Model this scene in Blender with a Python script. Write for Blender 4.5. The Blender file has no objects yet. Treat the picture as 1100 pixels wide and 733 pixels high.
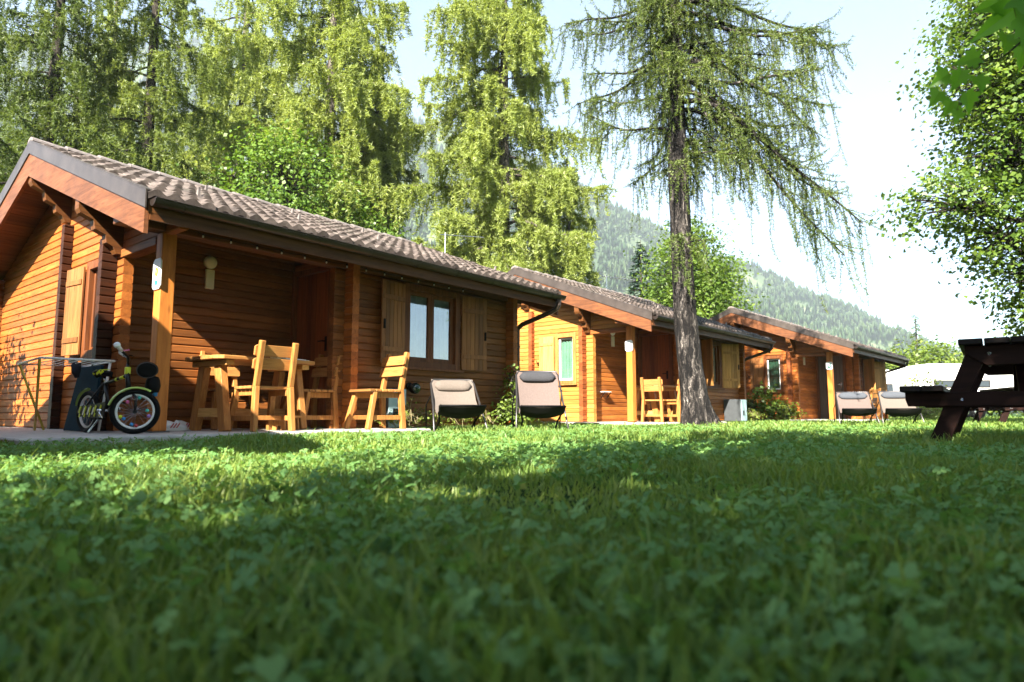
import bpy, bmesh, math, random
import numpy as np
from mathutils import Vector, Matrix

S = bpy.context.scene
COL = S.collection
R = math.radians

# ------------------------------------------------------------------ camera
GROUND = -0.07                      # lawn level; 0 is the top of the cabin patios
HEAD = R(38.96)                     # camera heading, measured from the +X axis (the long side of the cabins)
PITCH = math.atan(77.5 / 707.0)
cam_data = bpy.data.cameras.new("camera")
cam = bpy.data.objects.new("camera", cam_data)
COL.objects.link(cam)
cam.location = (0, 0, 0.18)
cam.rotation_euler = (R(90) + PITCH, 0, HEAD - R(90))
cam_data.sensor_width = 36
cam_data.lens = 707.0 / 1100 * 36
cam_data.clip_start = 0.05
cam_data.clip_end = 9000
cam_data.dof.use_dof = True
cam_data.dof.focus_distance = 8.5
cam_data.dof.aperture_fstop = 3.4
S.camera = cam

# ------------------------------------------------------------------ light
SUN_TRAVEL = Vector((1.0, 0.32, -0.79)).normalized()
SUN_EL = math.asin(-SUN_TRAVEL.z)
SUN_AZ = math.atan2(-SUN_TRAVEL.x, -SUN_TRAVEL.y)      # clockwise from +Y
world = bpy.data.worlds.new("World")
S.world = world
world.use_nodes = True
wn = world.node_tree
bg = wn.nodes["Background"]
sky = wn.nodes.new("ShaderNodeTexSky")
sky.sky_type = 'NISHITA'
sky.sun_disc = False
sky.sun_elevation = SUN_EL
sky.sun_rotation = SUN_AZ
sky.air_density = 1.0
sky.dust_density = .6
sky.ozone_density = 2.0
wn.links.new(sky.outputs[0], bg.inputs[0])
bg.inputs[1].default_value = 0.052
sun_data = bpy.data.lights.new("sun", 'SUN')
sun_data.energy = 5.0
sun_data.angle = R(0.5)
sun_data.color = (1.0, 0.93, 0.80)
sun = bpy.data.objects.new("sun", sun_data)
COL.objects.link(sun)
sun.rotation_euler = SUN_TRAVEL.to_track_quat('-Z', 'Y').to_euler()
sun.location = (-20, -8, 20)

S.view_settings.view_transform = 'Standard'
S.view_settings.look = 'None'
S.view_settings.exposure = 2.6
S.view_settings.gamma = 1.0
S.view_settings.use_curve_mapping = False
S.render.engine = 'CYCLES'
S.cycles.use_denoising = True
S.cycles.max_bounces = 6
S.cycles.diffuse_bounces = 3
S.cycles.glossy_bounces = 3
S.cycles.transmission_bounces = 4
S.cycles.transparent_max_bounces = 6
S.cycles.volume_bounces = 1
S.cycles.caustics_reflective = False
S.cycles.caustics_refractive = False

# ------------------------------------------------------------------ helpers
FWD = Vector((math.cos(HEAD), math.sin(HEAD), 0))
RGT = Vector((math.sin(HEAD), -math.cos(HEAD), 0))
def wf(side, depth):
    """ground plan point: metres to the right and metres ahead of where the photographer lay"""
    p = RGT * side + FWD * depth
    return p.x, p.y
def col_at(px, depth):
    """plan point at a column of the 1100 px wide survey photo, at a measured depth"""
    return wf((px - 550) / 711.3 * depth, depth)

class MB:
    def __init__(s): s.v = []; s.f = []
    def add(s, vs, fs):
        n = len(s.v); s.v += [tuple(v) for v in vs]; s.f += [tuple(i + n for i in f) for f in fs]
    def hexa(s, p):     # 8 points: bottom loop 0-3, top loop 4-7
        s.add(p, [(3, 2, 1, 0), (4, 5, 6, 7), (0, 1, 5, 4), (1, 2, 6, 5), (2, 3, 7, 6), (3, 0, 4, 7)])
    def box(s, a, b):
        x0, y0, z0 = a; x1, y1, z1 = b
        s.hexa([(x0, y0, z0), (x1, y0, z0), (x1, y1, z0), (x0, y1, z0), (x0, y0, z1), (x1, y0, z1), (x1, y1, z1), (x0, y1, z1)])
    def bar(s, p, q, w, d, up=(0, 0, 1)):
        """square bar from p to q, w across, d along up"""
        p = Vector(p); q = Vector(q); t = (q - p).normalized(); up = Vector(up)
        if abs(t.dot(up)) > .98: up = Vector((0, 1, 0))
        a = t.cross(up).normalized(); b = a.cross(t).normalized()
        a *= w / 2; b *= d / 2
        s.hexa([p - a - b, p + a - b, p + a + b, p - a + b, q - a - b, q + a - b, q + a + b, q - a + b])
    def tube(s, pts, rad, n=8, cap=True):
        pts = [Vector(p) for p in pts]
        if not hasattr(rad, '__len__'): rad = [rad] * len(pts)
        base = len(s.v); prev = None
        for i, p in enumerate(pts):
            t = (pts[min(i + 1, len(pts) - 1)] - pts[max(i - 1, 0)])
            t = t.normalized() if t.length > 1e-9 else Vector((0, 0, 1))
            if prev is None:
                a = t.cross(Vector((0, 0, 1)) if abs(t.z) < .9 else Vector((1, 0, 0))).normalized()
            else:
                a = (prev - t * prev.dot(t)).normalized()
            prev = a; b = t.cross(a)
            for k in range(n):
                c = 2 * math.pi * k / n
                s.v.append(tuple(p + (a * math.cos(c) + b * math.sin(c)) * rad[i]))
        for i in range(len(pts) - 1):
            for k in range(n):
                k2 = (k + 1) % n
                s.f.append((base + i * n + k, base + i * n + k2, base + (i + 1) * n + k2, base + (i + 1) * n + k))
        if cap:
            s.f.append(tuple(base + k for k in range(n))[::-1])
            s.f.append(tuple(base + (len(pts) - 1) * n + k for k in range(n)))
    def prism(s, poly, fn0, fn1):
        """poly of 2-D points; fn0/fn1 map a 2-D point to the two ends"""
        n = len(poly)
        vs = [fn0(p) for p in poly] + [fn1(p) for p in poly]
        s.add(vs, [tuple(range(n))[::-1], tuple(range(n, 2 * n))] + [(i, (i + 1) % n, n + (i + 1) % n, n + i) for i in range(n)])
    def lathe(s, prof, c=(0, 0, 0), axis='z', n=20):
        base = len(s.v); c = Vector(c)
        for r, h in prof:
            for k in range(n):
                a = 2 * math.pi * k / n
                u, w = r * math.cos(a), r * math.sin(a)
                d = {'z': (u, w, h), 'y': (u, h, w), 'x': (h, u, w)}[axis]
                s.v.append(tuple(c + Vector(d)))
        for i in range(len(prof) - 1):
            for k in range(n):
                k2 = (k + 1) % n
                s.f.append((base + i * n + k, base + i * n + k2, base + (i + 1) * n + k2, base + (i + 1) * n + k))
    def torus(s, c, axis_fn, Rr, r, n=32, m=8):
        """axis_fn(u, w, h) -> vector, ring lies in u,w"""
        base = len(s.v); c = Vector(c)
        for i in range(n):
            a = 2 * math.pi * i / n
            for k in range(m):
                b = 2 * math.pi * k / m
                q = Rr + r * math.cos(b)
                s.v.append(tuple(c + Vector(axis_fn(q * math.cos(a), q * math.sin(a), r * math.sin(b)))))
        for i in range(n):
            for k in range(m):
                s.f.append((base + i * m + k, base + ((i + 1) % n) * m + k, base + ((i + 1) % n) * m + (k + 1) % m, base + i * m + (k + 1) % m))
    def build(s, name, mat, parent=None, smooth=False, bevel=0.0, label=None):
        me = bpy.data.meshes.new(name)
        me.from_pydata(s.v, [], s.f)
        bm = bmesh.new(); bm.from_mesh(me)
        bmesh.ops.recalc_face_normals(bm, faces=bm.faces)
        if bevel:
            ed = [e for e in bm.edges if len(e.link_faces) == 2 and e.calc_face_angle(0) > .6]
            bmesh.ops.bevel(bm, geom=ed, offset=bevel, segments=1, affect='EDGES', clamp_overlap=True)
        bm.to_mesh(me); bm.free()
        if smooth: me.polygons.foreach_set('use_smooth', [True] * len(me.polygons))
        return link(name, me, mat, parent, label)

def link(name, me, mat, parent=None, label=None):
    o = bpy.data.objects.new(name, me); COL.objects.link(o)
    me.materials.append(mat)
    if parent: o.parent = parent
    if label: o['label'] = label
    return o

def np_mesh(name, V, F, mat, parent=None, smooth=False):
    V = np.asarray(V, np.float32); F = np.asarray(F, np.int32)
    me = bpy.data.meshes.new(name)
    k = F.shape[1]
    me.vertices.add(len(V)); me.vertices.foreach_set('co', V.ravel())
    me.loops.add(F.size); me.loops.foreach_set('vertex_index', F.ravel())
    me.polygons.add(len(F))
    me.polygons.foreach_set('loop_start', np.arange(0, F.size, k, dtype=np.int32))
    me.polygons.foreach_set('loop_total', np.full(len(F), k, np.int32))
    if smooth: me.polygons.foreach_set('use_smooth', np.ones(len(F), bool))
    me.update(calc_edges=True)
    return link(name, me, mat, parent)

def empty(name, loc=(0, 0, 0), rz=0.0):
    o = bpy.data.objects.new(name, None); COL.objects.link(o)
    o.location = loc; o.rotation_euler = (0, 0, rz); o.empty_display_size = .2
    return o
def tag(o, label, cat, group=None):
    o['label'] = label; o['category'] = cat
    if group: o['group'] = group
    return o
def copy_tree(o, parent=None):
    c = o.copy(); COL.objects.link(c)
    if parent: c.parent = parent
    for ch in o.children: copy_tree(ch, c)
    return c

# ------------------------------------------------------------------ materials
def nodes(name):
    m = bpy.data.materials.new(name); m.use_nodes = True
    nt = m.node_tree
    return m, nt, nt.nodes["Principled BSDF"]
def N(nt, t, **kw):
    n = nt.nodes.new(t)
    for k, v in kw.items():
        if k.startswith('i_'):
            key = k[2:]; key = int(key) if key.isdigit() else key
            n.inputs[key].default_value = v
        else: setattr(n, k, v)
    return n
def ramp(nt, stops):
    n = nt.nodes.new("ShaderNodeValToRGB")
    e = n.color_ramp.elements
    e[0].position, e[0].color = stops[0][0], (*stops[0][1], 1)
    e[1].position, e[1].color = stops[-1][0], (*stops[-1][1], 1)
    for p, c in stops[1:-1]:
        k = e.new(p); k.color = (*c, 1)
    return n
def mixc(nt, fac, a, b, mode='MIX'):
    n = nt.nodes.new("ShaderNodeMix"); n.data_type = 'RGBA'; n.blend_type = mode
    for s, v in ((0, fac), (6, a), (7, b)):
        if hasattr(v, 'default_value') or hasattr(v, 'is_linked'): nt.links.new(v, n.inputs[s])
        elif isinstance(v, (int, float)): n.inputs[s].default_value = v
        else: n.inputs[s].default_value = (*v, 1)
    return n.outputs[2]

def wood(name, light, dark, axis='x', rough=.5, scale=1.0, knots=.5, var=.35, weather=None, spec=.22):
    m, nt, b = nodes(name); L = nt.links.new
    tc = N(nt, "ShaderNodeTexCoord"); geo = N(nt, "ShaderNodeNewGeometry")
    rnd = geo.outputs['Random Per Island']
    sc = N(nt, "ShaderNodeVectorMath", operation='SCALE'); sc.inputs[0].default_value = (13.1, 7.7, 9.3); L(rnd, sc.inputs[3])
    ad = N(nt, "ShaderNodeVectorMath", operation='ADD'); L(tc.outputs['Object'], ad.inputs[0]); L(sc.outputs[0], ad.inputs[1])
    st = {'x': (.09, 1, 1), 'y': (1, .09, 1), 'z': (1, 1, .09)}[axis]
    mp = N(nt, "ShaderNodeMapping"); mp.inputs[3].default_value = [v * scale for v in st]; L(ad.outputs[0], mp.inputs[0])
    g1 = N(nt, "ShaderNodeTexNoise", i_Scale=26.0, i_Detail=6.0, i_Roughness=.65, i_Distortion=.6); L(mp.outputs[0], g1.inputs[0])
    rp = ramp(nt, [(.32, dark), (.5, tuple(.55 * a + .45 * c for a, c in zip(light, dark))), (.68, light)]); L(g1.outputs[0], rp.inputs[0])
    c = rp.outputs[0]
    # board to board variation
    vr = ramp(nt, [(0, (1 - var,) * 3), (1, (1 + var * .6,) * 3)]); L(rnd, vr.inputs[0])
    c = mixc(nt, 1.0, c, vr.outputs[0], 'MULTIPLY')
    if knots:
        st2 = {'x': (.35, 1, 1), 'y': (1, .35, 1), 'z': (1, 1, .35)}[axis]
        mk = N(nt, "ShaderNodeMapping"); mk.inputs[3].default_value = st2; L(ad.outputs[0], mk.inputs[0])
        vo = N(nt, "ShaderNodeTexVoronoi", i_Scale=5.5); L(mk.outputs[0], vo.inputs[0])
        kr = ramp(nt, [(.03, (1, 1, 1)), (.11, (0, 0, 0))]); L(vo.outputs['Distance'], kr.inputs[0])
        km = N(nt, "ShaderNodeMath", operation='MULTIPLY'); L(kr.outputs[0], km.inputs[0]); km.inputs[1].default_value = knots
        c = mixc(nt, km.outputs[0], c, tuple(v * .35 for v in dark))
    if weather:
        n2 = N(nt, "ShaderNodeTexNoise", i_Scale=1.7, i_Detail=5.0, i_Roughness=.7); L(tc.outputs['Object'], n2.inputs[0])
        wr = ramp(nt, [(.48, (0, 0, 0)), (.78, (.75, .75, .75))]); L(n2.outputs[0], wr.inputs[0])
        c = mixc(nt, wr.outputs[0], c, weather)
    L(c, b.inputs['Base Color'])
    rr = N(nt, "ShaderNodeMapRange"); L(g1.outputs[0], rr.inputs[0]); rr.inputs[3].default_value = rough + .15; rr.inputs[4].default_value = rough - .1
    L(rr.outputs[0], b.inputs['Roughness'])
    b.inputs['Specular IOR Level'].default_value = spec
    bp = N(nt, "ShaderNodeBump", i_Strength=.25, i_Distance=.004); L(g1.outputs[0], bp.inputs['Height']); L(bp.outputs[0], b.inputs['Normal'])
    return m

def plain(name, col, rough=.5, metal=0.0, noise=.15, scale=12.0, bump=0.0, spec=.5, coat=0.0):
    m, nt, b = nodes(name); L = nt.links.new
    tc = N(nt, "ShaderNodeTexCoord")
    n1 = N(nt, "ShaderNodeTexNoise", i_Scale=scale, i_Detail=6.0, i_Roughness=.6); L(tc.outputs['Object'], n1.inputs[0])
    rp = ramp(nt, [(.3, tuple(v * (1 - noise) for v in col)), (.7, tuple(min(1, v * (1 + noise)) for v in col))]); L(n1.outputs[0], rp.inputs[0])
    L(rp.outputs[0], b.inputs['Base Color'])
    b.inputs['Roughness'].default_value = rough; b.inputs['Metallic'].default_value = metal
    b.inputs['Specular IOR Level'].default_value = spec; b.inputs['Coat Weight'].default_value = coat
    if bump:
        bp = N(nt, "ShaderNodeBump", i_Strength=bump, i_Distance=.01); L(n1.outputs[0], bp.inputs['Height']); L(bp.outputs[0], b.inputs['Normal'])
    return m

def leaf(name, cols, trans=.4, rough=.45, clump=1.2, gloss=.022, tcol=1.45):
    m, nt, b = nodes(name); L = nt.links.new
    out = nt.nodes["Material Output"]; nt.nodes.remove(b)
    geo = N(nt, "ShaderNodeNewGeometry"); tc = N(nt, "ShaderNodeTexCoord")
    n1 = N(nt, "ShaderNodeTexNoise", i_Scale=clump, i_Detail=3.0); L(tc.outputs['Object'], n1.inputs[0])
    mx = N(nt, "ShaderNodeMath", operation='MULTIPLY_ADD'); L(geo.outputs['Random Per Island'], mx.inputs[0]); mx.inputs[1].default_value = .5
    mm = N(nt, "ShaderNodeMath", operation='MULTIPLY_ADD'); L(n1.outputs[0], mm.inputs[0]); mm.inputs[1].default_value = 1.1; mm.inputs[2].default_value = -.3
    L(mm.outputs[0], mx.inputs[2])
    rp = ramp(nt, [(i / (len(cols) - 1), c) for i, c in enumerate(cols)]); L(mx.outputs[0], rp.inputs[0])
    d = N(nt, "ShaderNodeBsdfDiffuse"); L(rp.outputs[0], d.inputs[0])
    t = N(nt, "ShaderNodeBsdfTranslucent")
    tcn = mixc(nt, 1.0, rp.outputs[0], (tcol, tcol * .95, tcol * .45), 'MULTIPLY'); L(tcn, t.inputs[0])
    g = N(nt, "ShaderNodeBsdfGlossy"); g.inputs['Roughness'].default_value = rough
    m1 = N(nt, "ShaderNodeMixShader"); m1.inputs[0].default_value = trans; L(d.outputs[0], m1.inputs[1]); L(t.outputs[0], m1.inputs[2])
    m2 = N(nt, "ShaderNodeMixShader"); m2.inputs[0].default_value = gloss; L(m1.outputs[0], m2.inputs[1]); L(g.outputs[0], m2.inputs[2])
    L(m2.outputs[0], out.inputs[0])
    return m

def bark(name, dark, mid, pale, scale=9.0, stretch=.28):
    """furrowed bark: tall irregular plates, dark cracks, pale flaking edges"""
    m, nt, b = nodes(name); L = nt.links.new
    tc = N(nt, "ShaderNodeTexCoord")
    n0 = N(nt, "ShaderNodeTexNoise", i_Scale=5.0, i_Detail=5.0, i_Roughness=.6); L(tc.outputs['Object'], n0.inputs[0])
    ds = N(nt, "ShaderNodeVectorMath", operation='MULTIPLY_ADD'); L(n0.outputs['Color'], ds.inputs[0]); ds.inputs[1].default_value = (.14, .14, .5); L(tc.outputs['Object'], ds.inputs[2])
    mp = N(nt, "ShaderNodeMapping"); mp.inputs[3].default_value = (1, 1, stretch * .6); L(ds.outputs[0], mp.inputs[0])
    n1 = N(nt, "ShaderNodeTexNoise", i_Scale=scale * 1.9, i_Detail=9.0, i_Roughness=.72, i_Distortion=.5); L(mp.outputs[0], n1.inputs[0])
    n2 = N(nt, "ShaderNodeTexNoise", i_Scale=scale * 5.0, i_Detail=6.0, i_Roughness=.75); L(mp.outputs[0], n2.inputs[0])
    r1 = ramp(nt, [(.44, dark), (.515, tuple(.75 * a + .25 * c for a, c in zip(dark, mid))), (.585, mid), (.68, pale)]); L(n1.outputs[0], r1.inputs[0])
    r2 = ramp(nt, [(.35, (.35, .35, .35)), (.60, (1.15, 1.15, 1.15))]); L(n2.outputs[0], r2.inputs[0])
    c = mixc(nt, .85, r1.outputs[0], r2.outputs[0], 'MULTIPLY')
    L(c, b.inputs['Base Color']); b.inputs['Roughness'].default_value = .9; b.inputs['Specular IOR Level'].default_value = .15
    h = N(nt, "ShaderNodeMath", operation='MULTIPLY_ADD'); L(n2.outputs[0], h.inputs[0]); h.inputs[1].default_value = .35; L(n1.outputs[0], h.inputs[2])
    bp = N(nt, "ShaderNodeBump", i_Strength=1.0, i_Distance=.06); L(h.outputs[0], bp.inputs['Height']); L(bp.outputs[0], b.inputs['Normal'])
    return m

def tile_mat():
    m, nt, b = nodes("roof tiles"); L = nt.links.new
    tc = N(nt, "ShaderNodeTexCoord")
    sn = N(nt, "ShaderNodeVectorMath", operation='SNAP'); sn.inputs[1].default_value = (.30, .336, 50); L(tc.outputs['Object'], sn.inputs[0])
    wnz = N(nt, "ShaderNodeTexWhiteNoise", noise_dimensions='3D'); L(sn.outputs[0], wnz.inputs[0])
    r1 = ramp(nt, [(0, (.058, .044, .038)), (.5, (.096, .074, .064)), (1, (.155, .124, .11))]); L(wnz.outputs[0], r1.inputs[0])
    n1 = N(nt, "ShaderNodeTexNoise", i_Scale=9.0, i_Detail=8.0, i_Roughness=.7); L(tc.outputs['Object'], n1.inputs[0])
    rr = ramp(nt, [(.40, (.35, .33, .30)), (.62, (1, 1, 1))]); L(n1.outputs[0], rr.inputs[0])
    c = mixc(nt, .8, r1.outputs[0], rr.outputs[0], 'MULTIPLY')
    n2 = N(nt, "ShaderNodeTexNoise", i_Scale=1.3, i_Detail=5.0, i_Roughness=.65); L(tc.outputs['Object'], n2.inputs[0])
    r2 = ramp(nt, [(.55, (0, 0, 0)), (.75, (.5, .5, .5))]); L(n2.outputs[0], r2.inputs[0])
    c = mixc(nt, r2.outputs[0], c, (.10, .10, .075))
    L(c, b.inputs['Base Color']); b.inputs['Roughness'].default_value = .7; b.inputs['Specular IOR Level'].default_value = .3
    bp = N(nt, "ShaderNodeBump", i_Strength=.4, i_Distance=.006); L(n1.outputs[0], bp.inputs['Height']); L(bp.outputs[0], b.inputs['Normal'])
    return m

def glass_mat():
    m, nt, b = nodes("window glass"); L = nt.links.new
    out = nt.nodes["Material Output"]; nt.nodes.remove(b)
    t = N(nt, "ShaderNodeBsdfTransparent"); t.inputs[0].default_value = (.93, .96, .95, 1)
    g = N(nt, "ShaderNodeBsdfGlossy"); g.inputs['Roughness'].default_value = .01
    tc = N(nt, "ShaderNodeTexCoord"); n1 = N(nt, "ShaderNodeTexNoise", i_Scale=3.0); L(tc.outputs['Object'], n1.inputs[0])
    bp = N(nt, "ShaderNodeBump", i_Strength=.02, i_Distance=.05); L(n1.outputs[0], bp.inputs['Height']); L(bp.outputs[0], g.inputs['Normal'])
    ge = N(nt, "ShaderNodeNewGeometry"); dt = N(nt, "ShaderNodeVectorMath", operation='DOT_PRODUCT'); L(ge.outputs['Incoming'], dt.inputs[0]); L(ge.outputs['Normal'], dt.inputs[1])
    ab = N(nt, "ShaderNodeMath", operation='ABSOLUTE'); L(dt.outputs['Value'], ab.inputs[0])
    om = N(nt, "ShaderNodeMath", operation='SUBTRACT'); om.inputs[0].default_value = 1; L(ab.outputs[0], om.inputs[1])
    pw = N(nt, "ShaderNodeMath", operation='POWER'); L(om.outputs[0], pw.inputs[0]); pw.inputs[1].default_value = 4
    fr = N(nt, "ShaderNodeMapRange"); L(pw.outputs[0], fr.inputs[0]); fr.inputs[3].default_value = .26; fr.inputs[4].default_value = 1
    mx = N(nt, "ShaderNodeMixShader"); L(fr.outputs[0], mx.inputs[0]); L(t.outputs[0], mx.inputs[1]); L(g.outputs[0], mx.inputs[2])
    L(mx.outputs[0], out.inputs[0])
    return m

HON_L, HON_D = (.43, .138, .028), (.23, .062, .011)
M = {}
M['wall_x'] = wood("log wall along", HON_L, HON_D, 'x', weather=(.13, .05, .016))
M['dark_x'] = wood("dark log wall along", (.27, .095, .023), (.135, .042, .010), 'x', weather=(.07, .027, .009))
M['red_x'] = wood("reddish log wall along", (.43, .145, .03), (.24, .07, .014), 'x', weather=(.2, .07, .018))
M['wall_y'] = wood("log wall across", HON_L, HON_D, 'y', weather=(.16, .062, .018))
M['pale_x'] = wood("pale log wall along", (.50, .20, .045), (.29, .10, .02), 'x', weather=(.2, .075, .02))
M['glare_y'] = wood("glare lightened log wall across", (.52, .235, .055), (.33, .13, .025), 'y', weather=(.36, .15, .035))  # ordinary boards lightened: strong sun on this gable is put into the colour
M['beam_x'] = wood("beam along", (.13, .046, .013), (.055, .019, .006), 'x')
M['beam_y'] = wood("beam across", (.26, .095, .024), (.11, .035, .01), 'y')
M['soffit'] = wood("soffit boards", (.16, .06, .016), (.07, .025, .008), 'x')
M['barge'] = wood("barge board", (.21, .078, .030), (.09, .033, .014), 'y', weather=(.055, .026, .017))
M['post'] = wood("porch post", (.50, .178, .034), (.30, .095, .017), 'z')
M['door'] = wood("door boards", (.24, .065, .016), (.12, .03, .008), 'z', knots=.3)
M['door_grey'] = wood("grey door boards", (.13, .10, .085), (.07, .05, .042), 'z', knots=.2)
M['shutter'] = wood("shutter boards", (.29, .118, .036), (.15, .056, .017), 'z')
M['shutter_pale'] = wood("pale shutter boards", (.54, .27, .085), (.36, .16, .045), 'z')
M['trim'] = wood("window trim", (.17, .055, .016), (.07, .022, .008), 'z', knots=.2)
M['trim_pale'] = wood("pale window trim", (.40, .17, .05), (.24, .09, .025), 'z', knots=.2)
M['furn'] = wood("garden furniture wood", (.36, .16, .042), (.20, .074, .019), 'z', scale=1.6)
M['furn_x'] = wood("garden furniture planks", (.385, .18, .052), (.21, .085, .023), 'x', scale=1.6)
M['furn_y'] = wood("garden furniture slats", (.50, .28, .085), (.32, .155, .04), 'y', scale=1.6)
M['picnic'] = wood("dark stained picnic wood", (.016, .0055, .0035), (.006, .0022, .0015), 'y', rough=.6, var=.3, spec=.1)
M['picnic_x'] = wood("dark stained picnic planks", (.010, .0055, .005), (.005, .003, .0025), 'x', rough=.5, var=.3, spec=.14)
M['ends_shaded'] = wood("shade toned log ends", (.055, .018, .007), (.02, .007, .003), 'x')  # shade on the nearest cabin's log ends, put into their colour
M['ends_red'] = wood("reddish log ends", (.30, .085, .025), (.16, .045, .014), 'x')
M['tile'] = tile_mat()
M['glass'] = glass_mat()
M['gutter'] = plain("brown gutter metal", (.045, .032, .026), .38, .6)
M['flash'] = plain("grey brown flashing", (.085, .067, .058), .4, .45, noise=.3, scale=6)
M['ridge'] = plain("ridge tiles", (.16, .135, .125), .6, noise=.35, scale=14, bump=.3)
M['concrete'] = plain("patio concrete", (.40, .38, .345), .85, noise=.25, scale=7, bump=.25)
M['black'] = plain("black rubber", (.004, .004, .0045), .6, spec=.12)
M['blackp'] = plain("black paint", (.005, .005, .006), .35, spec=.3)
M['white'] = plain("white paint", (.78, .78, .76), .4, noise=.05)
M['chrome'] = plain("steel", (.6, .6, .62), .25, 1.0)
M['lime'] = plain("lime plastic", (.46, .62, .14), .35)
M['limey'] = plain("yellow lime paint", (.62, .68, .02), .35)
M['teal'] = plain("dark teal cloth", (.004, .022, .036), .8, noise=.2, spec=.08)
M['yellow'] = plain("yellow tube", (.62, .46, .05), .4)
M['greymetal'] = plain("grey tube", (.07, .065, .065), .35, .7)
M['globe'] = plain("lamp globe", (.84, .80, .74), .35, noise=.06)
M['panel'] = plain("lamp panel", (.84, .76, .68), .5, noise=.08)
M['cabinet'] = plain("pale blue grey cabinet", (.34, .47, .50), .45, noise=.14, scale=4)
M['cabinet_side'] = plain("grey cabinet", (.05, .055, .06), .5)
M['darkglass'] = plain("dark green glass", (.012, .035, .025), .08, spec=.9)
M['signgreen'] = plain("green print", (.02, .24, .17), .5)
M['signyellow'] = plain("yellow print", (.8, .55, .02), .5)
M['skyblue'] = plain("blue plastic", (.03, .22, .5), .35)
M['pink'] = plain("pink plastic", (.7, .13, .3), .35)
M['violet'] = plain("violet plastic", (.4, .22, .6), .35)
M['orange'] = plain("orange plastic", (.75, .28, .04), .35)
M['turq'] = plain("turquoise plastic", (.05, .45, .38), .35)
M['red'] = plain("red stripe", (.5, .04, .04), .5)
M['paper'] = plain("white paper", (.8, .79, .75), .7, noise=.04)
M['terracotta'] = plain("terracotta", (.36, .15, .08), .8)
M['caravan'] = plain("white caravan panel", (.80, .80, .78), .4, noise=.05, scale=3)
M['vanwin'] = plain("tinted caravan window", (.035, .045, .055), .15, noise=.1)
def fabric(name, c):
    m = plain(name, c, .85, noise=.12, scale=60, bump=.15, spec=.2); return m
M['sling'] = fabric("taupe sling fabric", (.120, .098, .084))
M['sling_rust'] = fabric("greyish rose sling fabric", (.11, .082, .074))
M['sling_dark'] = fabric("sling underside", (.012, .0115, .0115))
M['pillow_dark'] = fabric("charcoal headrest", (.035, .035, .04))
M['pillow_grey'] = fabric("blue grey headrest", (.06, .066, .08))
def curtain(name, c):
    m, nt, b = nodes(name)
    b.inputs['Base Color'].default_value = (*c, 1); b.inputs['Roughness'].default_value = .9
    tc = N(nt, "ShaderNodeTexCoord"); n1 = N(nt, "ShaderNodeTexNoise", i_Scale=6.0, i_Detail=3.0); nt.links.new(tc.outputs['Object'], n1.inputs[0])
    rp = ramp(nt, [(.35, tuple(v * .8 for v in c)), (.65, c)]); nt.links.new(n1.outputs[0], rp.inputs[0]); nt.links.new(rp.outputs[0], b.inputs['Base Color'])
    return m
M['cur_sky'] = curtain("sky tinted net curtain", (.34, .46, .54))  # white net; the blue of sky reflected in the panes is mixed in
M['cur_green'] = curtain("mint curtain", (.34, .66, .48))
M['cur_dark'] = curtain("dark green curtain", (.05, .16, .10))
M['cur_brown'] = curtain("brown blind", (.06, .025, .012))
M['larch_bark'] = bark("larch bark", (.010, .009, .009), (.095, .082, .074), (.42, .375, .34), 8.0, .35)
M['bark'] = bark("grey bark", (.03, .025, .02), (.10, .085, .07), (.2, .18, .15), 14.0, .25)
M['bark_pale'] = bark("pale grey bark", (.06, .05, .045), (.22, .19, .165), (.38, .34, .30), 14.0, .25)
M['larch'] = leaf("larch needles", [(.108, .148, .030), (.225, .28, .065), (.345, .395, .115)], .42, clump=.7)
M['larch_dark'] = leaf("dark larch needles", [(.036, .062, .016), (.078, .115, .024), (.15, .19, .04)], .35, clump=.7)  # darker needle tone for the leftmost larches
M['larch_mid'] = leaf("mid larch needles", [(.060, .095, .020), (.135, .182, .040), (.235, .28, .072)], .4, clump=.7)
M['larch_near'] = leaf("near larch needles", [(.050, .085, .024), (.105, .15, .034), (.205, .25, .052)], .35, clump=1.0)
M['fir'] = leaf("fir needles", [(.015, .04, .03), (.03, .065, .045), (.06, .10, .065)], .2, clump=.9)
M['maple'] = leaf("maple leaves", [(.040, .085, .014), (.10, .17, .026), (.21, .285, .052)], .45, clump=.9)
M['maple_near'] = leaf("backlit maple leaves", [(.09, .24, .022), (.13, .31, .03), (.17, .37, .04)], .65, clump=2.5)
M['ash'] = leaf("broad leaves", [(.045, .10, .016), (.10, .18, .028), (.175, .255, .05)], .42, clump=.8)
M['bush'] = leaf("bush leaves", [(.05, .09, .016), (.12, .18, .03), (.23, .28, .06)], .4, clump=1.0)
M['weed'] = leaf("weed leaves", [(.07, .12, .02), (.17, .22, .035), (.32, .32, .07)], .4, clump=4.0)
M['grass'] = leaf("grass blades", [(.066, .145, .032), (.150, .235, .048), (.29, .335, .080)], .38, clump=1.3, gloss=.02)
M['clover'] = leaf("clover leaves", [(.082, .195, .056), (.132, .262, .074), (.21, .345, .105)], .35, clump=2.0, gloss=.025)
M['forest'] = leaf("mountain forest", [(.022, .05, .022), (.042, .078, .028), (.085, .12, .04)], .1, clump=.01)
M['dry'] = leaf("dry stalks", [(.22, .18, .09), (.38, .32, .18)], .3, clump=3)
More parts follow.
